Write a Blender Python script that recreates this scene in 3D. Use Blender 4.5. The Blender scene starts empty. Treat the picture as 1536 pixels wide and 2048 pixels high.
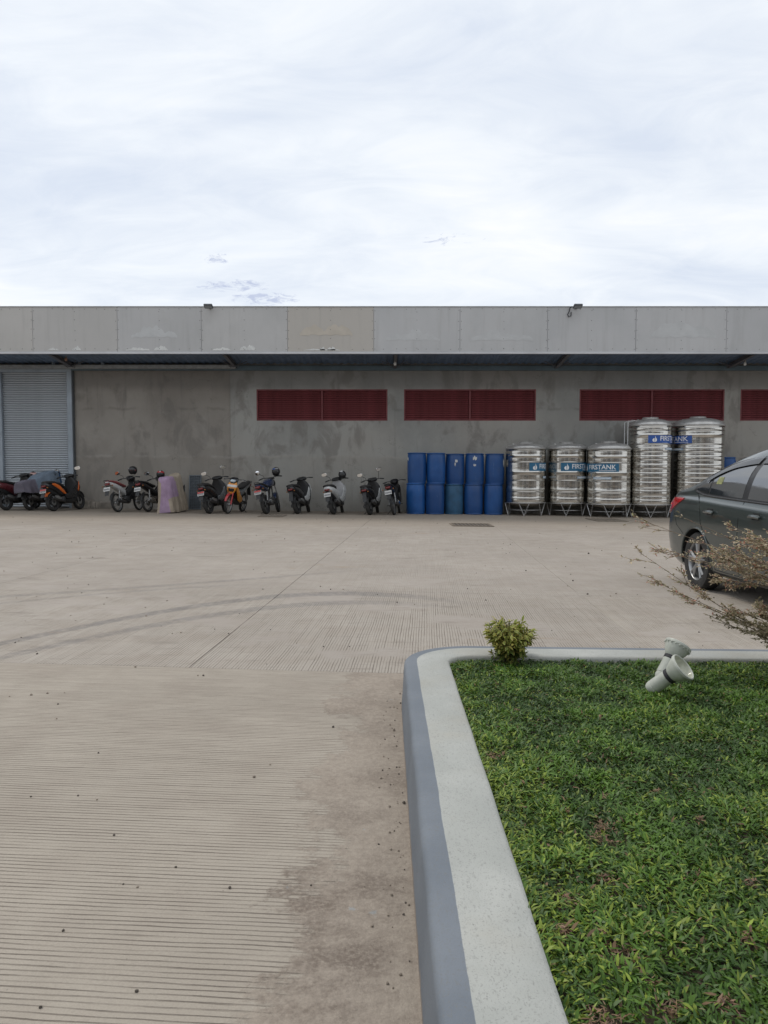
import bpy, math, random
import numpy as np
from mathutils import Matrix, Vector, Euler
random.seed(7); RNG = np.random.default_rng(11)
SC = bpy.context.scene
COL = SC.collection
R = math.radians
PI = math.pi

# ------------------------------------------------------------------ camera
F = 1500.0                      # focal length in pixels of the 1536 x 2048 photograph
H = 1.27                        # the phone is held at chest height
PITCH = math.atan(79 / F)       # tilted slightly down
cam_d = bpy.data.cameras.new('camera')
cam_d.sensor_fit = 'VERTICAL'; cam_d.sensor_height = 24.0; cam_d.sensor_width = 18.0
cam_d.lens = F / 2048 * 24.0
cam_d.clip_start = 0.05; cam_d.clip_end = 3000
cam = bpy.data.objects.new('camera', cam_d); COL.objects.link(cam)
cam.location = (0, 0, H); cam.rotation_euler = (PI / 2 - PITCH, 0, 0)
SC.camera = cam

# ------------------------------------------------------------------ sky, sun, exposure
SUN_EL, SUN_AZ = R(58), R(-50)          # azimuth from +Y (away from the camera), negative = left
W = bpy.data.worlds.new('World'); SC.world = W; W.use_nodes = True
def build_sky():
    nt = W.node_tree; N = nt.nodes; L = nt.links; N.clear()
    out = N.new('ShaderNodeOutputWorld'); bg = N.new('ShaderNodeBackground'); bg.inputs[1].default_value = 0.1
    L.new(bg.outputs[0], out.inputs[0])
    sky = N.new('ShaderNodeTexSky'); sky.sky_type = 'NISHITA'; sky.sun_disc = False
    sky.sun_elevation = SUN_EL; sky.sun_rotation = SUN_AZ
    tc = N.new('ShaderNodeTexCoord'); sep = N.new('ShaderNodeSeparateXYZ'); L.new(tc.outputs['Generated'], sep.inputs[0])
    def m(op, a, b=None, c=None):
        n = N.new('ShaderNodeMath'); n.operation = op
        for i, v in enumerate((a, b, c)):
            if v is None: continue
            if isinstance(v, (int, float)): n.inputs[i].default_value = v
            else: L.new(v, n.inputs[i])
        return n.outputs[0]
    zc = m('ADD', m('MAXIMUM', sep.outputs[2], 0.0), 0.22)
    cx = m('DIVIDE', sep.outputs[0], zc); cy = m('DIVIDE', sep.outputs[1], zc)
    cv = N.new('ShaderNodeCombineXYZ'); L.new(cx, cv.inputs[0]); L.new(cy, cv.inputs[1]); cv.inputs[2].default_value = 3.7
    def noise(vec, scale, detail, rough, dist=0.0):
        n = N.new('ShaderNodeTexNoise'); n.inputs['Scale'].default_value = scale; n.inputs['Detail'].default_value = detail
        n.inputs['Roughness'].default_value = rough; n.inputs['Distortion'].default_value = dist; L.new(vec, n.inputs['Vector'])
        return n.outputs[0]
    mp = N.new('ShaderNodeMapping'); mp.inputs['Scale'].default_value = (1.0, 1.9, 1.0); mp.inputs['Rotation'].default_value = (0, 0, R(14))
    L.new(cv.outputs[0], mp.inputs[0])
    a = noise(mp.outputs[0], 0.9, 4, 0.55, 0.6); b = noise(mp.outputs[0], 3.1, 8, 0.62, 0.9)
    t = m('ADD', m('MULTIPLY', a, 0.66), m('MULTIPLY', b, 0.34))
    rp = N.new('ShaderNodeValToRGB'); e = rp.color_ramp
    e.elements[0].position = 0.34; e.elements[0].color = (6.6, 7.2, 8.2, 1)
    e.elements[1].position = 0.62; e.elements[1].color = (9.2, 9.3, 9.35, 1)
    n3 = e.elements.new(0.5); n3.color = (8.15, 8.55, 9.05, 1)
    L.new(t, rp.inputs[0])
    # a couple of small dark wisps low over the roof
    def blob(px, py, sx, sy):
        dx = (px - 768) / F; dy = math.tan(math.atan((1024 - py) / F) - PITCH)
        u = m('DIVIDE', m('SUBTRACT', m('DIVIDE', sep.outputs[0], m('MAXIMUM', sep.outputs[1], 0.05)), dx), sx)
        v = m('DIVIDE', m('SUBTRACT', m('DIVIDE', sep.outputs[2], m('MAXIMUM', sep.outputs[1], 0.05)), dy), sy)
        return m('SUBTRACT', 1.0, m('ADD', m('MULTIPLY', u, u), m('MULTIPLY', v, v)))
    fine = N.new('ShaderNodeMapping'); fine.inputs['Scale'].default_value = (34, 34, 110); L.new(tc.outputs['Generated'], fine.inputs[0])
    fn = noise(fine.outputs[0], 1.0, 8, 0.72, 1.2)
    msk = None
    for q in ((472, 572, .05, .009), (532, 597, .048, .010), (438, 517, .025, .007), (905, 480, .05, .010)):
        bl = m('MAXIMUM', blob(*q), 0.0)
        if q[0] == 905: bl = m('MULTIPLY', bl, 0.06)
        msk = bl if msk is None else m('MAXIMUM', msk, bl)
    th = N.new('ShaderNodeMapRange'); th.inputs[1].default_value = 0.60; th.inputs[2].default_value = 0.80
    L.new(m('ADD', m('MULTIPLY', m('POWER', msk, 0.6), 0.24), m('SUBTRACT', m('MULTIPLY', fn, 1.5), 0.27)), th.inputs[0])
    front = m('GREATER_THAN', sep.outputs[1], 0.1)
    wisp = m('MULTIPLY', m('MULTIPLY', th.outputs[0], m('GREATER_THAN', msk, 0.001)), front)
    wispc = N.new('ShaderNodeMix'); wispc.data_type = 'RGBA'
    L.new(m('MULTIPLY', wisp, 0.95), wispc.inputs[0]); L.new(rp.outputs[0], wispc.inputs[6]); wispc.inputs[7].default_value = (5.0, 5.5, 7.0, 1)
    mix = N.new('ShaderNodeMix'); mix.data_type = 'RGBA'; mix.inputs[0].default_value = 0.94
    L.new(sky.outputs[0], mix.inputs[6]); L.new(wispc.outputs[2], mix.inputs[7])
    L.new(mix.outputs[2], bg.inputs[0])
build_sky()
sd = bpy.data.lights.new('sun', 'SUN'); sd.energy = 1.2; sd.angle = R(18); sd.color = (1.0, 0.94, 0.85)
sun = bpy.data.objects.new('sun', sd); COL.objects.link(sun)
sv = Vector((math.sin(SUN_AZ) * math.cos(SUN_EL), math.cos(SUN_AZ) * math.cos(SUN_EL), math.sin(SUN_EL)))
sun.rotation_euler = sv.to_track_quat('Z', 'Y').to_euler(); sun.location = sv * 60
SC.view_settings.view_transform = 'Standard'; SC.view_settings.look = 'None'
SC.view_settings.exposure = 0.18; SC.view_settings.gamma = 1.0; SC.view_settings.use_curve_mapping = False
SC.render.resolution_x = 768; SC.render.resolution_y = 1024

# ------------------------------------------------------------------ geometry of the place
SLOPE = 0.012                   # the yard drains to the right
YW = 24.3                       # warehouse wall
YF = 22.4                       # canopy fascia
def gz(x): return -SLOPE * x
def ray(px, py):
    x = (px - 768) / F; u = (1024 - py) / F; c, s = math.cos(PITCH), math.sin(PITCH)
    return x, c + s * u, -s + c * u
def ground(px, py, zo=0.0):
    dx, dy, dz = ray(px, py); t = (zo - H) / (dz + SLOPE * dx)
    return Vector((dx * t, dy * t, H + dz * t))
def at(px, py, Y):
    dx, dy, dz = ray(px, py); t = Y / dy
    return Vector((dx * t, Y, H + dz * t))

# ------------------------------------------------------------------ mesh helpers
class MB:
    def __init__(s): s.v = []; s.f = []; s.m = []
    def add(s, vs, fs, mi=0, M=None):
        o = len(s.v)
        if M is not None: vs = [M @ Vector(v) for v in vs]
        s.v += [tuple(v) for v in vs]; s.f += [tuple(i + o for i in f) for f in fs]; s.m += [mi] * len(fs)
        return s
    def box(s, c, d, b=0.0, M=None, mi=0):
        hx, hy, hz = d[0] / 2, d[1] / 2, d[2] / 2; b = min(b, hx * .9, hy * .9, hz * .9)
        T = Matrix.Translation(c) if M is None else M @ Matrix.Translation(c)
        if b <= 0:
            vs = [(x * hx, y * hy, z * hz) for z in (-1, 1) for y in (-1, 1) for x in (-1, 1)]
            return s.add(vs, [(0, 2, 3, 1), (4, 5, 7, 6), (0, 1, 5, 4), (2, 6, 7, 3), (0, 4, 6, 2), (1, 3, 7, 5)], mi, T)
        def ring(z, ix):
            x, y = hx - ix, hy - ix
            return [(x - b, -y, z), (x, -y + b, z), (x, y - b, z), (x - b, y, z), (-x + b, y, z), (-x, y - b, z), (-x, -y + b, z), (-x + b, -y, z)]
        vs = ring(-hz, b * .5) + ring(-hz + b * .6, 0) + ring(hz - b * .6, 0) + ring(hz, b * .5)
        fs = [tuple(range(7, -1, -1)), tuple(range(24, 32))]
        for k in range(3):
            for i in range(8): fs.append((k * 8 + i, k * 8 + (i + 1) % 8, k * 8 + 8 + (i + 1) % 8, k * 8 + 8 + i))
        return s.add(vs, fs, mi, T)
    def loft(s, rings, mi=0, caps=True, closed=True, M=None):
        n = len(rings[0]); vs = [p for r in rings for p in r]; fs = []
        for k in range(len(rings) - 1):
            for i in range(n if closed else n - 1):
                j = (i + 1) % n; fs.append((k * n + i, k * n + j, (k + 1) * n + j, (k + 1) * n + i))
        if caps and closed: fs += [tuple(range(n - 1, -1, -1)), tuple(range((len(rings) - 1) * n, len(rings) * n))]
        return s.add(vs, fs, mi, M)
    def tube(s, pts, r, n=8, mi=0, M=None):
        pts = [Vector(p) for p in pts]; rs = r if isinstance(r, (list, tuple)) else [r] * len(pts); rings = []; up = None
        for i, p in enumerate(pts):
            t = (pts[min(i + 1, len(pts) - 1)] - pts[max(i - 1, 0)]).normalized()
            if up is None: up = Vector((0, 0, 1)) if abs(t.z) < .9 else Vector((1, 0, 0))
            a = t.cross(up)
            if a.length < 1e-4: a = t.orthogonal()
            a.normalize(); b = a.cross(t).normalized(); up = b
            rings.append([p + (a * math.cos(2 * PI * k / n) + b * math.sin(2 * PI * k / n)) * rs[i] for k in range(n)])
        return s.loft(rings, mi, True, True, M)
    def lathe(s, prof, n=24, mi=0, M=None):      # prof: (r, z) pairs round the z axis
        rings = []; 
        vs = []; fs = []; idx = []
        for r, z in prof:
            if r < 1e-6: idx.append([len(vs)]); vs.append((0, 0, z))
            else:
                idx.append(list(range(len(vs), len(vs) + n))); vs += [(r * math.cos(2 * PI * k / n), r * math.sin(2 * PI * k / n), z) for k in range(n)]
        for a, b in zip(idx, idx[1:]):
            for k in range(n):
                j = (k + 1) % n
                if len(a) == 1 and len(b) == 1: continue
                if len(a) == 1: fs.append((a[0], b[j], b[k]))
                elif len(b) == 1: fs.append((a[k], a[j], b[0]))
                else: fs.append((a[k], a[j], b[j], b[k]))
        return s.add(vs, fs, mi, M)
    def prism(s, poly, d, M, mi=0):              # polygon in local xy, extruded along z by d
        n = len(poly); vs = [(x, y, 0) for x, y in poly] + [(x, y, d) for x, y in poly]
        fs = [tuple(range(n - 1, -1, -1)), tuple(range(n, 2 * n))] + [(i, (i + 1) % n, n + (i + 1) % n, n + i) for i in range(n)]
        return s.add(vs, fs, mi, M)
    def mesh(s, name, mats, ang=40, recalc=False):
        me = bpy.data.meshes.new(name); me.from_pydata(s.v, [], s.f)
        for m in (mats if isinstance(mats, (list, tuple)) else [mats]): me.materials.append(m)
        if any(s.m): me.polygons.foreach_set('material_index', s.m)
        if recalc:
            import bmesh
            bm = bmesh.new(); bm.from_mesh(me); bmesh.ops.recalc_face_normals(bm, faces=bm.faces); bm.to_mesh(me); bm.free()
        if ang:
            me.polygons.foreach_set('use_smooth', [True] * len(me.polygons)); me.set_sharp_from_angle(angle=R(ang))
        me.update(); return me
    def build(s, name, mats, parent=None, ang=40, recalc=True):
        return link(name, s.mesh(name, mats, ang, recalc), parent)
def link(name, me, parent=None, loc=None, rot=None):
    o = bpy.data.objects.new(name, me); COL.objects.link(o)
    if parent is not None: o.parent = parent
    if loc is not None: o.location = loc
    if rot is not None: o.rotation_euler = rot
    return o
def tag(o, label=None, cat=None, group=None, kind=None):
    if label: o['label'] = label
    if cat: o['category'] = cat
    if group: o['group'] = group
    if kind: o['kind'] = kind
    return o
def empty(name, loc=(0, 0, 0), rot=(0, 0, 0)):
    o = bpy.data.objects.new(name, None); COL.objects.link(o); o.location = loc; o.rotation_euler = rot; o.empty_display_size = .1
    return o
def rx(a): return Matrix.Rotation(a, 4, 'X')
def ry(a): return Matrix.Rotation(a, 4, 'Y')
def rz(a): return Matrix.Rotation(a, 4, 'Z')
def tr(*p): return Matrix.Translation(p)
def aim(p, d, roll=0):          # local z along d, placed at p
    return Matrix.Translation(p) @ Vector(d).to_track_quat('Z', 'Y').to_matrix().to_4x4() @ rz(roll)
def ell(xc, yc, zc, hy, hz, e=2.5, n=16):        # superellipse ring in the yz plane at x
    out = []
    for k in range(n):
        a = 2 * PI * k / n; c, s_ = math.cos(a), math.sin(a)
        out.append((xc, yc + hy * math.copysign(abs(c) ** (2 / e), c), zc + hz * math.copysign(abs(s_) ** (2 / e), s_)))
    return out
def ellz(z, xc, yc, hx, hy, e=2.5, n=16):        # the same in the xy plane at z
    return [(xc + p[1], yc + p[2], z) for p in ell(0, 0, 0, hx, hy, e, n)]
def sphere_prof(r, zr, k=7): return [(r * math.sin(PI * i / k), -zr * math.cos(PI * i / k)) for i in range(k + 1)]
def pchip(xs, ys):
    xs = np.array(xs, float); ys = np.array(ys, float); h = np.diff(xs); d = np.diff(ys) / h; m = np.zeros(len(xs)); m[0] = d[0]; m[-1] = d[-1]
    for i in range(1, len(xs) - 1):
        if d[i - 1] * d[i] > 0: w1 = 2 * h[i] + h[i - 1]; w2 = h[i] + 2 * h[i - 1]; m[i] = (w1 + w2) / (w1 / d[i - 1] + w2 / d[i])
    def f(x):
        x = min(max(x, xs[0]), xs[-1]); i = min(max(int(np.searchsorted(xs, x)) - 1, 0), len(h) - 1); t = (x - xs[i]) / h[i]
        return float((2*t**3 - 3*t**2 + 1) * ys[i] + (t**3 - 2*t**2 + t) * h[i] * m[i] + (-2*t**3 + 3*t**2) * ys[i+1] + (t**3 - t**2) * h[i] * m[i+1])
    return f

# ------------------------------------------------------------------ material helpers
class NT:
    def __init__(s, name):
        s.mat = bpy.data.materials.new(name); s.mat.use_nodes = True
        s.t = s.mat.node_tree; s.N = s.t.nodes; s.L = s.t.links; s.N.clear()
        s.out = s.N.new('ShaderNodeOutputMaterial'); s.b = s.N.new('ShaderNodeBsdfPrincipled'); s.L.new(s.b.outputs[0], s.out.inputs[0])
        s.geo = s.N.new('ShaderNodeNewGeometry'); s.tc = s.N.new('ShaderNodeTexCoord')
    @property
    def pos(s): return s.geo.outputs['Position']
    @property
    def obj(s): return s.tc.outputs['Object']
    def put(s, sock, v):
        if isinstance(v, (int, float)): sock.default_value = v
        elif isinstance(v, (tuple, list)): sock.default_value = tuple(v) + ((1.0,) if len(v) == 3 and len(sock.default_value) == 4 else ())
        else: s.L.new(v, sock)
    def m(s, op, a, b=None, c=None, clamp=False):
        n = s.N.new('ShaderNodeMath'); n.operation = op; n.use_clamp = clamp
        for i, v in enumerate((a, b, c)):
            if v is not None: s.put(n.inputs[i], v)
        return n.outputs[0]
    def sep(s, v):
        n = s.N.new('ShaderNodeSeparateXYZ'); s.L.new(v, n.inputs[0]); return n.outputs
    def comb(s, x, y, z):
        n = s.N.new('ShaderNodeCombineXYZ')
        for i, v in enumerate((x, y, z)): s.put(n.inputs[i], v)
        return n.outputs[0]
    def map(s, v, scale=(1, 1, 1), loc=(0, 0, 0), rot=(0, 0, 0)):
        n = s.N.new('ShaderNodeMapping'); n.inputs['Scale'].default_value = scale; n.inputs['Location'].default_value = loc; n.inputs['Rotation'].default_value = rot
        s.L.new(v, n.inputs[0]); return n.outputs[0]
    def noise(s, v, scale, detail=4, rough=.55, dist=0, out=0):
        n = s.N.new('ShaderNodeTexNoise'); n.inputs['Scale'].default_value = scale; n.inputs['Detail'].default_value = detail
        n.inputs['Roughness'].default_value = rough; n.inputs['Distortion'].default_value = dist; s.L.new(v, n.inputs['Vector']); return n.outputs[out]
    def voro(s, v, scale, feat='F1', out=0):
        n = s.N.new('ShaderNodeTexVoronoi'); n.feature = feat; n.inputs['Scale'].default_value = scale; s.L.new(v, n.inputs['Vector']); return n.outputs[out]
    def rng(s, v, a, b, c=0.0, d=1.0, smooth=True):
        n = s.N.new('ShaderNodeMapRange'); n.interpolation_type = 'SMOOTHSTEP' if smooth else 'LINEAR'
        for i, q in enumerate((v, a, b, c, d)): s.put(n.inputs[i], q)
        return n.outputs[0]
    def mix(s, f, a, b, mode='MIX'):
        n = s.N.new('ShaderNodeMix'); n.data_type = 'RGBA'; n.blend_type = mode
        s.put(n.inputs[0], f); s.put(n.inputs[6], a); s.put(n.inputs[7], b); return n.outputs[2]
    def bump(s, h, strength=.5, dist=.01, prev=None):
        n = s.N.new('ShaderNodeBump'); n.inputs['Strength'].default_value = strength; n.inputs['Distance'].default_value = dist; s.L.new(h, n.inputs['Height'])
        if prev is not None: s.L.new(prev, n.inputs['Normal'])
        return n.outputs[0]
    def attr(s, name, out=0):
        n = s.N.new('ShaderNodeAttribute'); n.attribute_name = name; return n.outputs[out]
    def rand(s):
        n = s.N.new('ShaderNodeObjectInfo'); return n.outputs['Random']
    def fin(s, color=None, rough=None, metal=None, normal=None, spec=None, **kw):
        for k, v in (('Base Color', color), ('Roughness', rough), ('Metallic', metal), ('Normal', normal), ('Specular IOR Level', spec)):
            if v is not None: s.put(s.b.inputs[k], v)
        for k, v in kw.items(): s.put(s.b.inputs[k.replace('_', ' ')], v)
        return s.mat
_cache = {}
def plain(name, col, rough=.5, metal=0.0, var=.15, scale=9.0, bump=0.0, bscale=120, coat=0.0, spec=None):
    """one-colour material with uneven tone, dust and a little relief"""
    if name in _cache: return _cache[name]
    t = NT(name); n = t.noise(t.obj, scale, 5, .6)
    c = t.mix(t.rng(n, .3, .7), tuple(v * (1 - var) for v in col), tuple(min(1, v * (1 + var)) for v in col))
    r = t.rng(t.noise(t.obj, scale * 3, 4), .3, .7, max(0.02, rough - .07), min(1, rough + .09))
    nm = t.bump(t.noise(t.obj, bscale, 3), bump, .004) if bump else None
    t.fin(c, r, metal, nm, spec)
    if coat: t.b.inputs['Coat Weight'].default_value = coat; t.b.inputs['Coat Roughness'].default_value = .05
    _cache[name] = t.mat; return t.mat

# ================================================================== THE YARD
PHI = R(3.3)
EL = Vector((math.sin(PHI), math.cos(PHI), 0)); ET = Vector((math.cos(PHI), -math.sin(PHI), 0))
O0 = ground(378, 1335)
def track_fit(pts):
    w = [ground(*p) for p in pts]; c = np.polyfit([p.x for p in w], [p.y for p in w], 2)
    return [float(v) for v in c], min(p.x for p in w), max(p.x for p in w)
TRACKS = [(track_fit([(0, 1288), (150, 1256), (270, 1233), (420, 1208), (560, 1193), (660, 1187)]), .17, 1.0, .55),
          (track_fit([(0, 1317), (110, 1290), (260, 1258), (400, 1236), (530, 1216), (640, 1207)]), .15, .8, .3),
          (track_fit([(0, 1194), (130, 1184), (250, 1177), (400, 1166), (560, 1153)]), .15, .6, -.6),
          (track_fit([(0, 1207), (170, 1191), (330, 1178), (480, 1170)]), .13, .5, -1.6)]
def concrete(name, groove_axis):
    t = NT(name); p = t.pos; x, y, z = t.sep(p); lo = t.sep(t.obj)
    big = t.noise(p, .55, 5, .6); mid = t.noise(p, 3.1, 6, .62); fine = t.noise(p, 45, 4, .6); grit = t.noise(p, 170, 2, .5)
    c = t.mix(t.rng(big, .35, .68), *(((.342, .302, .250), (.412, .366, .306)) if groove_axis == 'x' else ((.340, .305, .264), (.408, .369, .322))))
    c = t.mix(t.rng(mid, .4, .72, 0, .45), c, (.30, .258, .215))
    c = t.mix(t.rng(t.rand(), 0, 1, 0, .16), c, (.30, .275, .25))
    # broomed grooves, worn away in places
    a, b = (lo[1], lo[0]) if groove_axis == 'x' else (lo[0], lo[1])
    wob = t.noise(t.comb(t.m('MULTIPLY', b, 1.1), t.m('MULTIPLY', a, 7.0), 0), 1.0, 3, .5)
    wob2 = t.noise(t.comb(t.m('MULTIPLY', b, 5.0), t.m('MULTIPLY', a, 46.0), 3.0), 1.0, 2, .5)
    ph = t.m('ADD', t.m('MULTIPLY', a, 2 * PI / .0205), t.m('ADD', t.m('MULTIPLY', wob, 5.5), t.m('MULTIPLY', wob2, 3.0)))
    sn = t.m('SINE', ph)
    groove = t.rng(sn, .66, .98)
    strength = t.rng(t.noise(t.comb(t.m('MULTIPLY', b, 2.4 if groove_axis == 'x' else .7), t.m('MULTIPLY', a, 30.0), 1.0), 1.0, 4, .6), .34, .62, .22, 1.0)
    edge = t.m('ADD', t.m('MULTIPLY', t.m('SUBTRACT', t.noise(p, 2.3, 8, .72), .5), 1.0), t.m('MULTIPLY', t.m('SUBTRACT', t.noise(t.map(p, (12, 40, 1)), 1, 5, .7), .5), .30))
    if groove_axis == 'x':
        worn = t.rng(t.m('ADD', x, edge), -.30, -.21)              # spilled mortar along the kerb
    else:
        far = t.rng(y, 7.6, 8.4)
        worn = t.m('MAXIMUM', t.rng(t.noise(p, .9, 5, .6), .52, .60), t.m('MULTIPLY', far, .55))
    g = t.m('MULTIPLY', t.m('MULTIPLY', groove, strength), t.m('SUBTRACT', 1.0, t.m('MULTIPLY', worn, .93)))
    c = t.mix(t.m('MULTIPLY', g, .78), c, (.11, .088, .07))  # groove shade and settled dirt darkened into the colour
    if groove_axis == 'x':
        c = t.mix(t.m('MULTIPLY', worn, .55), c, t.mix(t.rng(t.noise(p, 34, 5, .7), .35, .65), (.225, .182, .148), (.33, .278, .228)))
        dk = t.m('MULTIPLY', t.m('MULTIPLY', worn, t.rng(t.noise(t.map(p, (1, 1, 1), (4.2, 1.3, 0)), 1.9, 8, .72), .45, .60)), t.rng(t.noise(p, 70, 4, .65), .30, .60, .25, 1.0))
        c = t.mix(t.m('MULTIPLY', dk, t.rng(y, 1.7, 3.2, .9, .45)), c, (.135, .106, .085))
        pt = t.m('MULTIPLY', worn, t.rng(t.noise(t.map(p, (1, 1, 1), (9, 5, 0)), 6, 5, .6), .66, .70))
        c = t.mix(t.m('MULTIPLY', pt, .4), c, (.30, .36, .40))
    else:
        c = t.mix(t.m('MULTIPLY', worn, .35), c, (.32, .285, .262))
        st = t.m('MAXIMUM', t.rng(t.noise(t.map(p, (1.0, 2.6, 1), (2, 0, 0)), 1.1, 6, .66), .58, .70), t.m('MULTIPLY', t.rng(t.noise(t.map(p, (3.0, 13, 1), (7, 3, 0)), 1, 7, .72), .54, .66), .8))
        c = t.mix(t.m('MULTIPLY', st, .58), c, (.22, .192, .165))
        rust = t.rng(t.noise(t.map(p, (.55, 1.5, 1), (31, 8, 0)), .8, 6, .7), .64, .73)
        c = t.mix(t.m('MULTIPLY', rust, .7), c, (.30, .205, .115))
        dust = t.rng(t.m('ADD', y, t.m('MULTIPLY', t.noise(t.map(p, (.5, 2.5, 1)), 1, 5, .65), 4.0)), 17.0, 23.5, 0, .75); c = t.mix(dust, c, (.285, .24, .19))
    # dark blotch on the spread next to the kerb corner, seen in front of the joint
    spk = t.rng(t.voro(p, 21), .0, .085, 1, 0); spm = t.rng(t.noise(p, 8, 3), .50 if groove_axis == 'x' else .44, .60)
    c = t.mix(t.m('MULTIPLY', t.m('MULTIPLY', spk, spm), .6), c, (.09, .075, .065))
    c = t.mix(t.rng(grit, .3, .75, 0, .22), c, (.20, .175, .155))
    # curved tyre marks
    for (co, xa, xb), w, k, xe in TRACKS:
        q = t.m('ADD', t.m('MULTIPLY', t.m('ADD', t.m('MULTIPLY', x, co[0]), co[1]), x), co[2])
        sl = 1 / math.sqrt(1 + (2 * co[0] * (-2) + co[1]) ** 2)
        d = t.m('MULTIPLY', t.m('ABSOLUTE', t.m('SUBTRACT', y, q)), sl)
        d = t.m('ADD', d, t.m('MULTIPLY', t.m('SUBTRACT', mid, .5), .06))
        band = t.m('MULTIPLY', t.rng(d, w * .28, w * .62, 1, 0), t.rng(x, xe - .9, xe + .7, 1, 0))
        tex = t.rng(t.noise(p, 16, 4, .6), .3, .62, .35, 1.0)
        c = t.mix(t.m('MULTIPLY', t.m('MULTIPLY', band, tex), .5 * k), c, (.115, .112, .118))
    h = t.m('ADD', t.m('MULTIPLY', g, -1.0), t.m('MULTIPLY', fine, t.m('ADD', .35, t.m('MULTIPLY', worn, .8))))
    nm = t.bump(h, .75, .006)
    nm = t.bump(t.m('ADD', t.noise(p, 75, 6, .7), t.m('MULTIPLY', t.noise(p, 19, 5, .65), 1.5)), .32, .012, nm)
    return t.fin(c, t.rng(mid, .3, .7, .78, .95), 0, nm, .25)
M_SLAB_X = concrete('broomed_concrete_across', 'x'); M_SLAB_Y = concrete('broomed_concrete_along', 'y')
M_EARTH = plain('packed_earth', (.20, .17, .14), .95, 0, .25, 2.0, .4, 40)
TILT = math.atan(SLOPE)
def build_yard():
    g = MB().add([(-900, -900, gz(-900) - .06), (900, -900, gz(900) - .06), (900, 900, gz(900) - .06), (-900, 900, gz(-900) - .06)], [(0, 1, 2, 3)]).build('ground', M_EARTH, None, 0, False)
    tag(g, kind='structure')
    lb = [-6.9, -3.5, 0, 3.27, 6.95, 10.6, 14.2, 17.8, 19.75]
    tb = [-15.75 + 3.15 * i for i in range(12)]
    meshes = {}
    for j in range(len(lb) - 1):
        l0, l1 = lb[j], lb[j + 1]
        for i in range(len(tb) - 1):
            if j < 2 and i % 2: continue
            t0, t1 = (tb[i], tb[i + 1]) if j >= 2 else (tb[i] - 1.35, tb[i] + 6.3 - 1.35)
            key = (j, round(t1 - t0, 2))
            if key not in meshes:
                ww, ll, gp = t1 - t0, l1 - l0, .0015
                mb = MB(); nx = 14; ny = 14; rg = random.Random(j * 7 + 3)
                e = .004
                xs = [gp, gp + e] + [gp + e + (ww - 2 * gp - 2 * e) * k / nx for k in range(1, nx)] + [ww - gp - e, ww - gp]
                ys = [gp, gp + e] + [gp + e + (ll - 2 * gp - 2 * e) * k / ny for k in range(1, ny)] + [ll - gp - e, ll - gp]
                vs = []; fs = []
                for b_, yy in enumerate(ys):
                    for a_, xx in enumerate(xs):
                        ed = a_ in (0, len(xs) - 1) or b_ in (0, len(ys) - 1)
                        jx = rg.uniform(-.001, .001) if ed else 0
                        vs.append((xx + jx, yy + (rg.uniform(-.001, .001) if ed else 0), -.003 if ed else 0))
                nX = len(xs)
                for b_ in range(len(ys) - 1):
                    for a_ in range(nX - 1): q = b_ * nX + a_; fs.append((q, q + 1, q + nX + 1, q + nX))
                mb.add(vs, fs)
                # skirt
                bd = [(a_, 0) for a_ in range(nX)] + [(nX - 1, b_) for b_ in range(1, len(ys))] + [(a_, len(ys) - 1) for a_ in range(nX - 2, -1, -1)] + [(0, b_) for b_ in range(len(ys) - 2, 0, -1)]
                top = [vs[b_ * nX + a_] for a_, b_ in bd]; bot = [(v[0], v[1], -.05) for v in top]; n = len(bd)
                mb.add(top + bot, [(k, n + k, n + (k + 1) % n, (k + 1) % n) for k in range(n)])
                meshes[key] = mb.mesh('slab', M_SLAB_X if j < 2 else M_SLAB_Y, 0)
            p = O0 + ET * t0 + EL * l0; p.z = gz(p.x)
            o = link('slab', meshes[key], g)
            o.rotation_mode = 'QUATERNION'
            o.rotation_quaternion = (Matrix.Rotation(TILT, 3, 'Y') @ Matrix.Rotation(-PHI, 3, 'Z')).to_quaternion()
            o.location = p
    return g
YARD = build_yard()

# ================================================================== PLANTER: kerb, soil, grass
M_KERB = NT('painted_kerb')
def kerb_mat():
    t = M_KERB; p = t.pos; a = t.attr('across', 2)
    wav = t.m('MULTIPLY', t.m('SUBTRACT', t.noise(p, 4, 6, .65), .5), .010)
    blue = t.rng(t.m('ADD', a, wav), .302, .304, 1, 0)
    n = t.noise(p, 3, 6, .6); n2 = t.noise(p, 210, 3, .6); n3 = t.noise(t.map(p, (150, 70, 90)), 1, 5, .65)
    wh = t.mix(t.rng(n, .35, .7), (.335, .345, .325), (.405, .412, .39))
    wh = t.mix(t.rng(t.noise(p, 1.7, 5, .6), .46, .72, 0, .55), wh, (.33, .305, .25))
    bl = t.mix(t.rng(n, .35, .7), (.135, .155, .182), (.175, .195, .222))
    c = t.mix(blue, wh, bl)
    c = t.mix(t.rng(n3, .55, .68, 0, .42), c, (.16, .16, .15))
    c = t.mix(t.m('MULTIPLY', t.rng(n2, .58, .68), .5), c, (.15, .15, .14))
    low = t.m('MULTIPLY', t.rng(t.m('ADD', a, t.m('MULTIPLY', t.m('SUBTRACT', t.noise(p, 9, 5), .5), .09)), .0, .035, 1, 0), .85)
    c = t.mix(low, c, (.25, .2, .155))
    nm = t.bump(t.m('ADD', t.m('MULTIPLY', n2, .5), t.noise(p, 14, 5, .6)), .45, .006)
    t.fin(c, t.rng(n, .3, .7, .62, .8), 0, nm, .3)
kerb_mat()
KX, KY, KR = 0.085, 4.42, 0.42          # outer bottom line, far edge, corner radius
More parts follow.
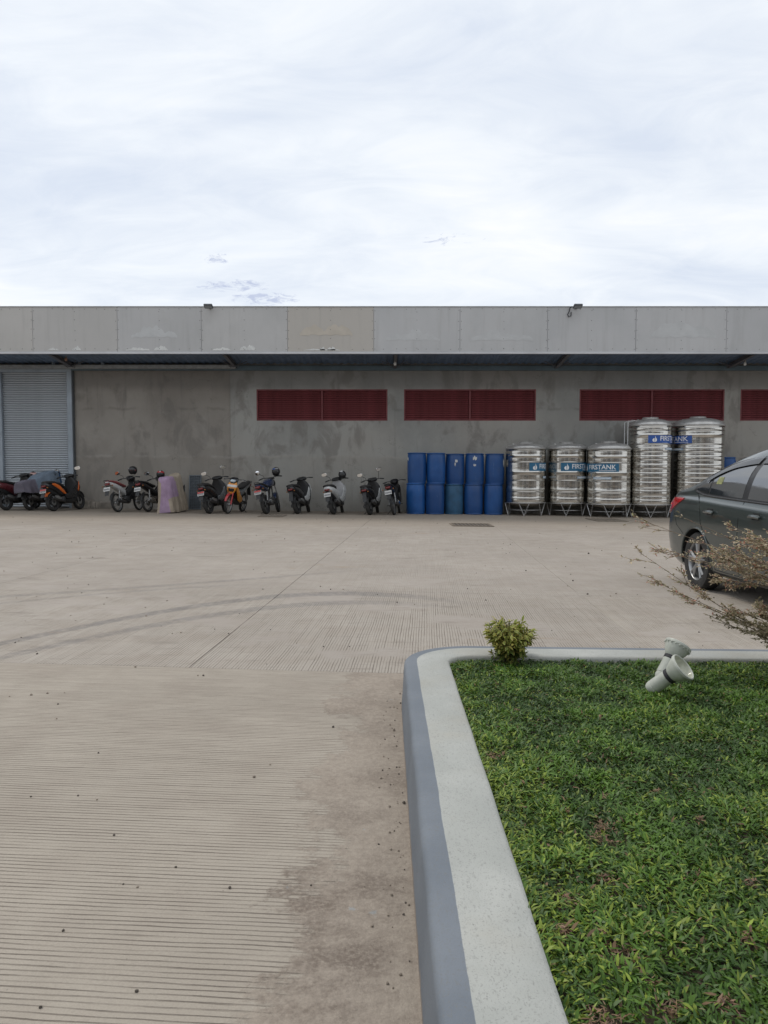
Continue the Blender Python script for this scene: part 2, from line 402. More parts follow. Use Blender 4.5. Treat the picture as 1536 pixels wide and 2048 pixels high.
def kerb_path():
    pts = [(KX + .003 * 0 + .008 * (y / 4.0), y) for y in np.linspace(-3.0, KY - KR, 40)]
    x0 = pts[-1][0]; cx, cy = x0 + KR, KY - KR
    pts += [(cx - KR * math.cos(a), cy + KR * math.sin(a)) for a in np.linspace(0, PI / 2, 15)[1:]]
    pts += [(x, KY - .0 * x) for x in np.linspace(cx, 9.0, 40)[1:]]
    return pts
KPATH = kerb_path()
KH, KWID = .252, .262
def build_kerb():
    prof = [(0, -.03, -.03), (0, 0, 0), (.006, .08, .08), (.014, .225, .225), (.017, .240, .240), (.026, .2495, .252), (.040, KH, .266), (.075, KH, .295), (.09, KH, .31), (.13, KH, .35), (.19, KH, .41), (.245, KH, .465), (.257, KH - .006, .48), (KWID, KH - .02, .5), (KWID, .08, .66)]
    n = len(KPATH); vs = []; ac = []
    rg = random.Random(5)
    for i, (x, y) in enumerate(KPATH):
        a = Vector(KPATH[max(i - 1, 0)]); b = Vector(KPATH[min(i + 1, n - 1)]); d = (b - a).normalized(); nr = Vector((d.y, -d.x))   # to the inside
        wv = rg.uniform(-.0012, .0012)
        for o, z, s in prof:
            q = Vector((x, y)) + nr * (o + (wv if o > 0 else 0)); vs.append((q.x, q.y, gz(q.x) + z + (wv * .4 if z > .2 else 0))); ac.append(s)
    m = len(prof); fs = [(i * m + k, i * m + k + 1, (i + 1) * m + k + 1, (i + 1) * m + k) for i in range(n - 1) for k in range(m - 1)]
    fs += [tuple(range(m)), tuple(range((n - 1) * m, n * m))]
    mb = MB().add(vs, fs); o = mb.build('planter_kerb', M_KERB.mat, None, 50)
    at_ = o.data.attributes.new('across', 'FLOAT', 'POINT'); at_.data.foreach_set('value', ac)
    tag(o, 'raised concrete kerb with blue-grey edge and whitish top around the lawn', 'kerb')
build_kerb()
M_SOIL = plain('dark_soil', (.075, .055, .038), .95, 0, .3, 12, .6, 60)
LZ = .205                                 # soil level above the yard
def soil():
    mb = MB(); x0, x1, y0, y1 = KX + KWID - .02, 9.0, -3.0, KY - KWID + .02
    mb.box(((x0 + x1) / 2, (y0 + y1) / 2, 0), (x1 - x0, y1 - y0, .2))
    mb.v = [(x, y, gz(x) + LZ + (z - .1)) for x, y, z in mb.v]
    tag(mb.build('lawn_soil', M_SOIL, None, 0), kind='structure')
soil()
def ribbons(name, base, az, ln, wd, rise, droop, col, mat, parent=None, prof=(.55, 1.0, .75, 0.0), tcol=None):
    """many bent leaf blades in one mesh; numpy arrays, one row per blade"""
    n = len(ln); k = len(prof); s = np.linspace(0, 1, k)
    d = np.stack([np.cos(az), np.sin(az)], 1); pr = np.stack([-np.sin(az), np.cos(az)], 1)
    hor = (s[None, :] * np.cos(rise)[:, None] + droop[:, None] * s[None, :] ** 2 * .25) * ln[:, None]
    ver = (s[None, :] * np.sin(rise)[:, None] - droop[:, None] * s[None, :] ** 2 * .6) * ln[:, None]
    ctr = base[:, None, :] + np.concatenate([d[:, None, :] * hor[:, :, None], ver[:, :, None]], 2)
    w = wd[:, None] * np.array(prof)[None, :] / 2
    tw = RNG.uniform(-.5, .5, n)
    off = np.concatenate([pr[:, None, :] * (w * np.cos(tw)[:, None])[:, :, None], (w * np.sin(tw)[:, None])[:, :, None]], 2)
    lft, rgt = ctr - off, ctr + off
    V = []; nv = 2 * (k - 1) + 1
    P = np.zeros((n, nv, 3)); P[:, 0:2 * (k - 1):2] = lft[:, :-1]; P[:, 1:2 * (k - 1):2] = rgt[:, :-1]; P[:, -1] = ctr[:, -1]
    tri = []
    for i in range(k - 2): a = 2 * i; tri += [(a, a + 1, a + 3), (a, a + 3, a + 2)]
    tri.append((2 * (k - 2), 2 * (k - 2) + 1, nv - 1))
    tri = np.array(tri); T = (tri[None] + (np.arange(n) * nv)[:, None, None]).reshape(-1, 3)
    me = bpy.data.meshes.new(name); me.vertices.add(n * nv); me.vertices.foreach_set('co', P.reshape(-1).astype(np.float32))
    me.loops.add(T.size); me.loops.foreach_set('vertex_index', T.reshape(-1).astype(np.int32))
    me.polygons.add(len(T)); me.polygons.foreach_set('loop_start', (np.arange(len(T)) * 3).astype(np.int32))
    me.polygons.foreach_set('use_smooth', np.ones(len(T), bool))
    C = np.ones((n, nv, 4)); C[:, :, :3] = col[:, None, :]
    if tcol is not None: C[:, -1, :3] = tcol
    ca = me.color_attributes.new('tint', 'FLOAT_COLOR', 'POINT'); ca.data.foreach_set('color', C.reshape(-1).astype(np.float32))
    me.materials.append(mat); me.update(calc_edges=True); me.validate()
    return link(name, me, parent)
def leaf_mat(name, rough=.42, trans=.25, spec=.4):
    t = NT(name); c = t.attr('tint', 0)
    t.fin(c, rough, 0, None, spec)
    tl = t.N.new('ShaderNodeBsdfTranslucent'); t.L.new(c, tl.inputs[0])
    ms = t.N.new('ShaderNodeMixShader'); ms.inputs[0].default_value = trans
    t.L.new(t.b.outputs[0], ms.inputs[1]); t.L.new(tl.outputs[0], ms.inputs[2]); t.L.new(ms.outputs[0], t.out.inputs[0])
    return t.mat
M_BLADE = leaf_mat('grass_blade', .46, .25, .32); M_LEAF = leaf_mat('shrub_leaf', .5, .32, .3); M_DRY = leaf_mat('dry_leaf', .8, .15, .2)
def vnoise(x, y, f, seed):
    """cheap smooth value noise"""
    r = np.random.default_rng(seed).random((64, 64)); u, v = x * f + 9.3, y * f + 4.1
    i, j = np.floor(u).astype(int), np.floor(v).astype(int); a, b = u - i, v - j; a = a * a * (3 - 2 * a); b = b * b * (3 - 2 * b)
    g = lambda p, q: r[p % 64, q % 64]
    return g(i, j) * (1 - a) * (1 - b) + g(i + 1, j) * a * (1 - b) + g(i, j + 1) * (1 - a) * b + g(i + 1, j + 1) * a * b
DRY = [(1032, 1417, .035), (1206, 1646, .06), (1203, 1672, .05), (1125, 1856, .055), (1242, 1906, .08), (1342, 2008, .045), (1212, 2036, .085), (988, 1508, .07), (1135, 1618, .03), (1102, 1520, .03), (1217, 1752, .04), (1200, 1860, .03), (1490, 1868, .03), (1312, 1580, .025), (1400, 1634, .025), (1455, 2002, .04), (1305, 1702, .025), (1140, 1795, .05), (1210, 1590, .03), (1395, 1745, .03), (1310, 1960, .03), (1500, 1760, .03)]
DRYP = [(ground(a, b, LZ + .03), c) for a, b, c in DRY]
def lawn():
    def scatter(n, far):
        x = RNG.uniform(KX + KWID - .012, 4.6, n); y = RNG.uniform(.45, KY - KWID + .015, n)
        vis = x < .56 * y + .35
        keep = vis if not far else ~vis
        return x[keep], y[keep]
    xa, ya = scatter(400000, False); xb, yb = scatter(40000, True)
    x, y = np.concatenate([xa, xb]), np.concatenate([ya, yb])
    # keep the corner of the kerb clear
    cx, cy, rr = KX + KR + .008, KY - KR, KR - KWID + .01
    ok = ~((x < cx) & (y > cy) & ((x - cx) ** 2 + (y - cy) ** 2 > rr * rr)); x, y = x[ok], y[ok]
    dm = np.zeros(len(x))
    for p, r_ in DRYP: dm = np.maximum(dm, np.exp(-((x - p.x) ** 2 + (y - p.y) ** 2) / (r_ * .42) ** 2))
    k = RNG.random(len(x)) > dm * 1.1; x, y, dm = x[k], y[k], dm[k]
    n = len(x)
    big = vnoise(x, y, 2.2, 1); sm = vnoise(x, y, 9, 2); cl = vnoise(x, y, 26, 3)
    az = RNG.uniform(0, 2 * PI, n) + 0; az = np.where(RNG.random(n) < .45, cl * 4 * PI + RNG.normal(0, .5, n), az)
    ln = (.013 + .016 * RNG.random(n) + .007 * sm) * (1 + .18 * (big - .5)); wd = .0040 + .0044 * RNG.random(n)
    rise = RNG.uniform(.10, 1.1, n); droop = RNG.uniform(.1, .9, n)
    inner = (x < KX + KWID + .03) & ((np.cos(az) < 0)); az = np.where(inner, PI - az, az)
    z = gz(x) + LZ + RNG.uniform(-.002, .016, n) + .020 * sm
    base = np.stack([x, y, z], 1)
    g1, g2, g3, g4 = np.array([.026, .066, .009]), np.array([.092, .172, .024]), np.array([.215, .285, .042]), np.array([.105, .165, .060])
    t1 = np.clip(RNG.normal(.34 + .9 * (sm - .5) + .3 * (cl - .5), .28, n), 0, 1)[:, None]
    col = g1 * (1 - t1) + g2 * t1
    yl = (RNG.random(n) < (.07 + .16 * (big > .6) + .25 * np.exp(-(x - KX - KWID) / .12)))[:, None]; col = np.where(yl, g3 * RNG.uniform(.6, 1.05, (n, 1)), col); col = col * (.82 + .66 * np.clip(sm * .6 + cl * .4, 0, 1))[:, None]  # dark gaps between low clumps put into the blade colour
    gr = (RNG.random(n) < .08)[:, None] & ~yl; col = np.where(gr, g4, col)
    br = (RNG.random(n) < .012 + .5 * dm)[:, None]; col = np.where(br, np.array([.20, .125, .07]) * RNG.uniform(.6, 1.3, (n, 1)), col)
    o = ribbons('grass', base, az, ln, wd, rise, droop, col, M_BLADE, None, (.7, 1.0, 0.0))
    tag(o, 'short broad-bladed green grass filling the kerbed planter', 'grass', kind='stuff')
    # dry clippings
    B, A, Ln = [], [], []
    for p, r_ in DRYP:
        m = int(22 + r_ * 1000); q = RNG.normal(0, r_ * .27, (m, 2))
        B.append(np.stack([p.x + q[:, 0], p.y + q[:, 1], gz(p.x) + LZ + .012 + RNG.uniform(0, .02, m)], 1)); A.append(RNG.uniform(0, 2 * PI, m)); Ln.append(RNG.uniform(.008, .018, m))
    m = 420; xx = RNG.uniform(KX + KWID, 2.4, m); yy = RNG.uniform(1.0, KY - KWID, m); B.append(np.stack([xx, yy, gz(xx) + LZ + .03 + RNG.uniform(0, .018, m)], 1)); A.append(RNG.uniform(0, 2 * PI, m)); Ln.append(RNG.uniform(.008, .018, m))
    B, A, Ln = np.concatenate(B), np.concatenate(A), np.concatenate(Ln); n = len(Ln)
    ok = (B[:, 0] > KX + KWID + .01) & (B[:, 1] < KY - KWID); B, A, Ln = B[ok], A[ok], Ln[ok]; n = len(Ln)
    col = np.array([.22, .135, .085]) * RNG.uniform(.45, 1.35, (n, 1)) * np.array([1, 1, 1]) + RNG.uniform(0, .03, (n, 3))
    o = ribbons('dry_grass_clippings', B, A, Ln, RNG.uniform(.0015, .0036, n), RNG.uniform(-.2, .6, n), RNG.uniform(0, .5, n), col, M_DRY)
    tag(o, 'small brown tufts of dry grass clippings on the lawn', 'dry grass', kind='stuff')
lawn()
def pebbles():
    mb = MB(); rg = random.Random(21); ico = []
    t = (1 + 5 ** .5) / 2
    iv = [(-1, t, 0), (1, t, 0), (-1, -t, 0), (1, -t, 0), (0, -1, t), (0, 1, t), (0, -1, -t), (0, 1, -t), (t, 0, -1), (t, 0, 1), (-t, 0, -1), (-t, 0, 1)]
    ifc = [(0, 11, 5), (0, 5, 1), (0, 1, 7), (0, 7, 10), (0, 10, 11), (1, 5, 9), (5, 11, 4), (11, 10, 2), (10, 7, 6), (7, 1, 8), (3, 9, 4), (3, 4, 2), (3, 2, 6), (3, 6, 8), (3, 8, 9), (4, 9, 5), (2, 4, 11), (6, 2, 10), (8, 6, 7), (9, 8, 1)]
    def stone(x, y, s, mi):
        M = tr(x, y, gz(x) + s * .22) @ Euler((rg.random() * 6, rg.random() * 6, rg.random() * 6)).to_matrix().to_4x4()
        mb.add([tuple(c / 1.9 * s * .5 * rg.uniform(.7, 1.25) for c in v) for v in iv], ifc, mi, M)
    for px, py, s in [(152 / 2.56 + 400, 1400 + 965 / 2.56, .014), (275, 1775, .012), (460, 1776, .013), (95, 1387, .02), (457, 1268, .018), (647, 1294, .018), (160, 1117, .03), (185, 1115, .025), (208, 1209, .02), (407, 1352, .02), (807, 1422, .022), (788, 1461, .02), (801, 1407, .016), (808, 1607, .022), (765, 1541, .012), (540, 1530, .012), (1177, 1108, .05), (1146, 1162, .03), (1052, 1142, .03), (1175, 1189, .03), (1232, 1188, .03), (935, 1178, .02), (1056, 1288, .02), (972, 1201, .025), (800, 1388, .014), (62, 1594, .012), (156, 1592, .012), (228, 1671, .012), (352, 1735, .012), (1398, 1265, .02)]:
        p = ground(px, py); stone(p.x, p.y, s * .72, 0 if rg.random() < .7 else 1)
    for _ in range(260):
        y = 1.5 + 20.5 * rg.random() ** 1.1; x = rg.uniform(-.55, .5) * y
        if x > KX - .02 and y < KY + .05: continue
        stone(x, y, rg.choice((.006, .008, .009, .012)) * (1 + y * .05), 0 if rg.random() < .5 else 1)
    for _ in range(70):
        y = rg.uniform(1.5, 4.2); stone(KX - abs(rg.gauss(0, .05)) - .01 , y, rg.uniform(.004, .010), rg.choice((0, 1, 1, 1)))
    o = mb.build('pebbles', [plain('dark_pebble', (.10, .085, .072), .9, 0, .3), plain('tan_pebble', (.25, .21, .17), .9, 0, .3)], None, 0, False)
    tag(o, 'scattered pebbles and grit lying on the concrete yard', 'pebbles', kind='stuff')
pebbles()
def grate(px0, px1, py0, py1, label, faint=False):
    a, b = ground(px0, (py0 + py1) / 2), ground(px1, (py0 + py1) / 2); n, f = ground((px0 + px1) / 2, py1).y, ground((px0 + px1) / 2, py0).y
    xc, yc = (a.x + b.x) / 2, (n + f) / 2; w, d = b.x - a.x, f - n
    r = empty('drain_grate', (xc, yc, gz(xc)), (0, TILT, 0)); dk = plain('grate_dusty', (.24, .205, .165), .9, 0, .3) if faint else plain('grate_iron', (.16, .135, .11), .8, .4, .3)
    MB().box((0, 0, .003), (w, d, .006)).build('pit', plain('pit_dusty', (.12, .10, .085), .95) if faint else plain('pit_dark', (.06, .052, .045), .95), r, 0)
    fr = MB()
    for s in (-1, 1): fr.box((0, s * d / 2, .012), (w + .06, .04, .016), .003); fr.box((s * (w / 2 + .01), 0, .0115), (.04, d - .05, .015), .003)
    fr.build('frame', plain('grate_frame', (.20, .165, .13), .9), r, 0)
    n = max(5, int(w / .09)); bm_ = MB().box((0, 0, 0), (.035, d - .05, .012), .002).mesh('bar', dk, 0)
    for k in range(n): link('bar', bm_, r, (-w / 2 + (k + .5) * w / n, 0, .011))
    tag(r, label, 'drain grate')
grate(905, 980, 1048, 1053, 'dark iron drain grate in the yard in front of the blue drums')
grate(522, 568, 1030, 1034, 'small drain grate in the yard below the bike with the blue helmet', True)
grate(1186, 1240, 1038, 1043, 'narrow drain grate in the yard in front of the short steel tanks', True)

# ================================================================== THE WAREHOUSE
XL, XR = -21.0, 22.0
WH = empty('warehouse', (0, YW, 0)); tag(WH, 'long grey warehouse with rendered wall, red louvres and deep fascia', 'warehouse')
def wpart(mb, name, mats, parent=None, ang=40, recalc=True):
    o = mb.build(name, mats, parent or WH, ang, recalc); o.location = (-Vector((0, YW, 0))) if parent is None else (0, 0, 0); return o
def wall_mat():
    t = NT('cement_render'); p = t.pos; x, y, z = t.sep(p)
    n1 = t.noise(t.map(p, (1, 1, .8)), .42, 6, .62); n2 = t.noise(t.map(p, (1.3, 1, .75), (5, 0, 2)), 1.3, 6, .6, .4); n3 = t.noise(p, 6, 5, .6); vs = t.noise(t.map(p, (3.2, 1, .28)), 1.4, 5, .6)
    xs = at(461, 850, YW).x
    left = t.rng(x, xs - .01, xs + .01, 1, 0)
    g = t.mix(t.rng(n1, .34, .66), (.205, .207, .197), (.285, .285, .268))
    b = t.mix(t.rng(n1, .34, .66), (.205, .190, .170), (.262, .245, .220))
    warm = t.rng(t.noise(p, .23, 3, .5), .38, .6, 0, .75)
    c = t.mix(left, t.mix(warm, g, (.265, .249, .224)), b)
    c = t.mix(t.rng(n2, .50, .64, 0, .62), c, (.155, .145, .133))
    c = t.mix(t.rng(t.noise(t.map(p, (1, 1, 1), (11, 0, 7)), .8, 8, .7, .5), .53, .70, 0, .32), c, (.31, .30, .275))
    c = t.mix(t.rng(vs, .54, .72, 0, .35), c, (.14, .133, .124))
    # patch edges where the render was laid in lifts
    zz = t.m('ADD', z, t.m('MULTIPLY', t.m('SUBTRACT', t.noise(t.map(p, (1, 1, 0)), .9, 4, .6), .5), .34))
    for z0, k, col in ((1.78, .55, (.30, .285, .26)), (3.32, .30, (.09, .085, .08))):
        d = t.m('ABSOLUTE', t.m('SUBTRACT', zz, z0)); ln = t.m('MULTIPLY', t.rng(d, .0, .075, 1, 0), t.rng(t.noise(p, 1.6, 4, .6), .42, .58))
        c = t.mix(t.m('MULTIPLY', ln, k), c, col)
    c = t.mix(t.m('MULTIPLY', t.rng(zz, 1.70, 1.85, 1, 0), .22), c, (.20, .178, .150))
    c = t.mix(t.m('MULTIPLY', t.rng(zz, 3.80, 4.1), .42), c, (.105, .10, .098))  # tone gets darker towards the top of the wall
    # rising damp and splash at the foot
    ft = t.rng(t.m('ADD', z, t.m('MULTIPLY', t.m('SUBTRACT', n3, .5), .5)), .0, .42, 1, 0); c = t.mix(t.m('MULTIPLY', ft, .35), c, (.25, .235, .21))
    hl = t.m('ABSOLUTE', t.m('SUBTRACT', t.noise(t.map(p, (1, 1, 1.2), (3, 0, 0)), 1.1, 5, .55), .5)); crack = t.m('MULTIPLY', t.rng(hl, 0, .006, 1, 0), t.rng(t.noise(p, 1.1, 3), .52, .62))
    c = t.mix(t.m('MULTIPLY', crack, .45), c, (.07, .066, .06))
    sp = t.rng(t.noise(p, 9, 5, .7), .68, .74); c = t.mix(t.m('MULTIPLY', sp, .4), c, (.08, .077, .07))
    nm = t.bump(t.m('ADD', n3, t.m('MULTIPLY', n2, 1.5)), .4, .02)
    c = t.mix(1.0, c, (1.25, 1.25, 1.25), 'MULTIPLY')
    return t.fin(c, t.rng(n2, .3, .7, .7, .92), 0, nm, .25)
M_WALL = wall_mat()
ZTOPW = 5.3
LV = [(513, 775), (808, 1072), (1159, 1449), (1481, 1752)]      # louvre openings, pixels of the photograph
lz0, lz1 = at(768, 841.5, YW).z, at(768, 778.5, YW).z
openings = [(at(a, 800, YW).x, at(b, 800, YW).x) for a, b in LV]
openings.append((openings[-1][1] + .55, openings[-1][1] + 4.9))
sx0, sx1 = at(0, 850, YW).x - 1.2, at(139, 850, YW).x
sz1 = at(70, 742, YW).z
def build_wall():
    mb = MB(); T = .22; yc = YW + T / 2; xs_ = at(461, 850, YW).x
    def slab(x0, x1, z0, z1, dy=0.0): mb.box(((x0 + x1) / 2, yc + dy, (z0 + z1) / 2), (x1 - x0, T, z1 - z0))
    slab(XL, sx0, -.4, ZTOPW); slab(sx0, sx1, sz1, ZTOPW); slab(sx1, xs_, -.4, ZTOPW, .03)
    slab(xs_, openings[0][0], -.4, ZTOPW)
    for k, (a, b) in enumerate(openings):
        slab(a, b, -.4, lz0); slab(a, b, lz1, ZTOPW); slab(b, openings[k + 1][0] if k + 1 < len(openings) else XR, -.4, ZTOPW)
    wpart(mb, 'wall', M_WALL, None, 0)
    m2 = MB()
    for x in (XL, XR): m2.box((x, YW + 8.2, 2.4), (.22, 16, 5.7))
    m2.box(((XL + XR) / 2, YW + 16.3, 2.4), (XR - XL, .22, 5.7)); wpart(m2, 'back_wall', M_WALL, None, 0)
build_wall()
# broken plinth at the foot of the left wall
def plinth():
    mb = MB(); rg = random.Random(4); p0, p1 = at(147, 1000, YW).x, at(226, 1000, YW).x; zt = at(190, 998, YW).z; n = 26; rings = []
    for k in range(n + 1):
        x = p0 + (p1 - p0) * k / n; h = zt - gz(x) - .02 - (.0 if k < 14 else .07) + rg.uniform(-.018, .012); d = .15 + rg.uniform(-.02, .02); g = gz(x) - .05
        rings.append([(x, YW + .02, g), (x, YW - d, g), (x, YW - d - .01, g + .12), (x, YW - d, g + .05 + h - .03), (x, YW - d + .03, g + .05 + h), (x, YW + .02, g + .05 + h + .01)])
    mb.loft(rings); wpart(mb, 'plinth', plain('broken_plinth', (.23, .205, .175), .95, 0, .35, 5, .8, 25), None, 30)
plinth()
# red louvres
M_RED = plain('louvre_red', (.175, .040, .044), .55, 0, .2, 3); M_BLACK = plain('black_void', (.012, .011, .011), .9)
def louvres():
    hgt = lz1 - lz0; ns = 15; pitch = (hgt - .10) / ns
    for k, (a, b) in enumerate(openings):
        w = b - a; r = MB()
        for s in (-1, 1): r.box((s * (w / 2 - .022), 0, hgt / 2), (.044, .10, hgt), .004)
        for z in (.022, hgt - .022): r.box((0, .002, z), (w - .09, .096, .044), .004)
        r.box((0, -.004, hgt / 2), (.05, .10, hgt - .09), .004)
        root = r.build('louvre_window', M_RED, WH, 30); root.location = ((a + b) / 2, .05, lz0)
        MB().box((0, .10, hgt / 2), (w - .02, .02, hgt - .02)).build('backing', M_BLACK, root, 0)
        hw = w / 2 - .044 - .025
        me = MB().box((0, 0, 0), (hw, .010, pitch * 1.02), .003, rx(R(-38))).mesh('slat', M_RED, 30, True)
        for s in (-1, 1):
            for j in range(ns): link('slat', me, root, (s * (hw / 2 + .025), .012, .05 + pitch * (j + .5)))
louvres()
# roller shutter with guides
M_SHUT = plain('shutter_steel', (.44, .475, .51), .42, .2, .12, .8); M_GUIDE = plain('guide_steel', (.31, .355, .40), .5, .3, .12, 2)
def shutter():
    w = sx1 - sx0; root = MB().box((0, .10, (sz1 + .1) / 2 - .05), (w, .02, sz1 + .2)).build('roller_shutter', plain('shutter_back', (.1, .11, .12), .7), WH, 0)
    root.location = ((sx0 + sx1) / 2, 0, 0)
    pit = .0725; n = int((sz1 + .1) / pit)
    prof = [(-.012, 0), (-.028, .012), (-.034, .036), (-.028, .058), (-.012, .066), (.0, .066), (.0, 0)]
    vs = [(s * (w / 2 - .02), .07 + y, z) for s in (-1, 1) for y, z in prof]; m = len(prof)
    me = MB().add(vs, [tuple(range(m)), tuple(range(2 * m - 1, m - 1, -1))] + [(i, (i + 1) % m, m + (i + 1) % m, m + i) for i in range(m)]).mesh('slat', M_SHUT, 50, True)
    g0 = gz(sx1) + .03
    for k in range(n):
        z = g0 + k * pit
        if z + pit < sz1: link('slat', me, root, (0, 0, z))
    gx0, gx1 = at(137, 850, YW).x, at(147, 850, YW).x
    gd = MB().box(((gx0 + gx1) / 2 - root.location.x, -.035, (sz1 + .1) / 2 - .06), (gx1 - gx0, .13, sz1 + .3), .012); gd.build('guide', M_GUIDE, root, 30)
    lx = at(3, 850, YW).x; MB().box((lx - root.location.x, -.035, (sz1 + .1) / 2 - .06), (.12, .13, sz1 + .3), .012).build('guide', M_GUIDE, root, 30)
    MB().box((0, -.03, sz1 + .02), (w + .1, .16, .13), .015).build('hood', M_GUIDE, root, 30)
    px = at(149.5, 850, YW).x - root.location.x; MB().tube([(px, -.02, gz(px)), (px, -.02, sz1 + .1)], .018, 8).build('conduit', plain('conduit_dark', (.05, .055, .06), .6), root)
shutter()
# overhead sliding-door track with hangers
def track():
    z0, z1 = at(200, 737, YW - .25).z, at(200, 729.5, YW - .25).z; x1 = at(471, 733, YW - .25).x
    o = wpart(MB().box(((XL + x1) / 2, YW - .16, (z0 + z1) / 2), (x1 - XL, .20, z1 - z0), .01), 'door_track', plain('track_grey', (.30, .315, .32), .5, .2), None, 30)
    for px in (104, 203, 156): 
        x = at(px, 725, YW - .25).x; wpart(MB().box((x, YW - .20, z1 + .055), (.035, .05, .17), .004).box((x + .05, YW - .20, z1 + .03), (.03, .03, .05)), 'hanger', M_GUIDE, None, 30)
track()
# fascia panels
def fascia_mat():
    t = NT('fascia_board'); p = t.pos; r = t.rand(); n = t.noise(p, .5, 5, .6); n2 = t.noise(t.map(p, (1, 1, .35)), 2.4, 5, .6)
    c = t.mix(t.rng(n, .3, .7), (.44, .447, .452), (.505, .508, .512))
    c = t.mix(t.m('MULTIPLY', t.attr('warm', 2), .95), c, (.475, .435, .375))
    c = t.mix(t.rng(r, 0, 1, 0, .22), c, (.40, .41, .43))
    c = t.mix(t.rng(n2, .52, .72, 0, .18), c, (.34, .34, .33))
    z = t.sep(p)[2]
    dr = t.m('MULTIPLY', t.rng(t.noise(t.map(p, (5, 1, .25)), 1.2, 5, .65), .52, .70), .16); c = t.mix(dr, c, (.24, .235, .225))
    return t.fin(c, .72, 0, t.bump(n2, .15, .01), .3)
M_FAS = fascia_mat(); M_SCREW = plain('screw_dark', (.10, .095, .09), .6)
JX = [at(px, 655, YF).x for px in (65, 234.5, 402.5, 575, 747.5, 920, 1095, 1272, 1453)]
fz0, fz1 = at(768, 703, YF).z, at(768, 614, YF).z
sp_ = (JX[-1] - JX[0]) / 8
xj = [JX[0] - sp_ * k for k in range(5, 0, -1)] + JX + [JX[-1] + sp_ * k for k in range(1, 5)]
M_PATCH = plain('filler_patch', (.485, .495, .50), .8, 0, .06, 3); M_FLAKE = plain('white_filler', (.62, .63, .62), .85, 0, .1, 6); M_PATCHW = plain('filler_patch_warm', (.49, .45, .39), .8, 0, .06, 3)
def fascia():
    scr = MB()
    for k in range(len(xj) - 1):
        a, b = xj[k], xj[k + 1]; mb = MB().box(((a + b) / 2, YF + .006 + (.001 * (k % 3)), (fz0 + fz1) / 2), (b - a - .008, .014, fz1 - fz0), .003)
        o = wpart(mb, 'fascia_panel', M_FAS, None, 0)
        warm = {5: .25, 6: .35, 7: .15, 8: 1.0}.get(k + 0, .0) if True else 0
        warm = .8 if abs((a + b) / 2 - (JX[3] + JX[4]) / 2) < .2 else (.38 if (a + b) / 2 < JX[1] else (.12 if (a + b) / 2 < JX[3] else 0))
        at_ = o.data.attributes.new('warm', 'FLOAT', 'POINT'); at_.data.foreach_set('value', [warm] * len(o.data.vertices))
        rg = random.Random(k)
        for px in (a + .035, b - .035, (a + b) / 2):
            for j in range(5): scr.box((px + rg.uniform(-.008, .008), YF - .002, fz0 + .08 + j * (fz1 - fz0 - .2) / 4 + rg.uniform(-.03, .03)), (.017, .006, .017))
        for j in range(1, 8):
            for z in (fz0 + .07, fz1 - .06):
                if rg.random() < .8: scr.box((a + (b - a) * j / 8 + rg.uniform(-.05, .05), YF - .002, z + rg.uniform(-.01, .01)), (.017, .006, .017))
    o = wpart(scr, 'screw', M_SCREW, None, 0); o['kind'] = 'stuff'
    # pale filler patches with ragged outlines
    rg = random.Random(12)
    def patch(px0, px1, py0, py1, mat, seed, jag=.35):
        r = random.Random(seed); a, b = at(px0, py0, YF), at(px1, py1, YF); n = 40; top = []; ph = [r.uniform(0, 6) for _ in range(4)]; 
        for i in range(n + 1):
            u = i / n; top.append((a.x + (b.x - a.x) * u, a.z + (b.z - a.z) * (jag * (.42 + .22 * math.sin(u * 9 + ph[0]) + .14 * math.sin(u * 21 + ph[1]) + .08 * math.sin(u * 47 + ph[2]) + r.uniform(-.05, .05)) * (1 - abs(2 * u - 1) ** 4) + .85 * abs(2 * u - 1) ** 4)))
        bot = [(b.x - (b.x - a.x) * i / n, b.z + (a.z - b.z) * (.05 + .04 * math.sin(i * .7 + ph[3]) + r.uniform(0, .03)) * (1 - abs(2 * i / n - 1) ** 6)) for i in range(n + 1)]
        bot = bot[::-1]; m = n + 1; vs = [(q[0], YF - .0045, q[1]) for q in top + bot]
        wpart(MB().add(vs, [(m + i, m + i + 1, i + 1, i) for i in range(n)]), 'filler_patch', mat, None, 0, False)
    patch(262, 355, 648, 676, M_PATCH, 1, .8); patch(768, 880, 656, 682, M_PATCH, 2, .9); patch(940, 1066, 658, 682, M_PATCH, 3, .8); patch(1300, 1432, 640, 677, M_PATCH, 4, .5); patch(600, 705, 642, 672, M_PATCHW, 5, .8)
    for q, (a, b, c) in enumerate(((145, 162, 691), (252, 300, 694), (308, 336, 690), (425, 462, 694), (480, 512, 688), (607, 680, 697), (640, 650, 692), (655, 671, 692), (95, 118, 695))): patch(a, b, c, 701, M_FLAKE, 20 + q, .7)
    # pressed-metal edge and drip under the boards, coping on top
    wpart(MB().box(((XL + XR) / 2, YF + .01, fz0 - .038), (XR - XL, .06, .066), .008), 'edge_trim', plain('trim_white', (.52, .53, .55), .5, 0, .1, 1), None, 30)
    wpart(MB().box(((XL + XR) / 2, YF + .09, fz1 + .012), (XR - XL, .22, .022), .005), 'coping', plain('coping_grey', (.36, .37, .375), .6), None, 30)
    wpart(MB().box(((XL + XR) / 2, YF + .075, (fz0 + fz1) / 2 - .02), (XR - XL, .08, fz1 - fz0 - .05)), 'fascia_frame', M_GUIDE, None, 0)
fascia()
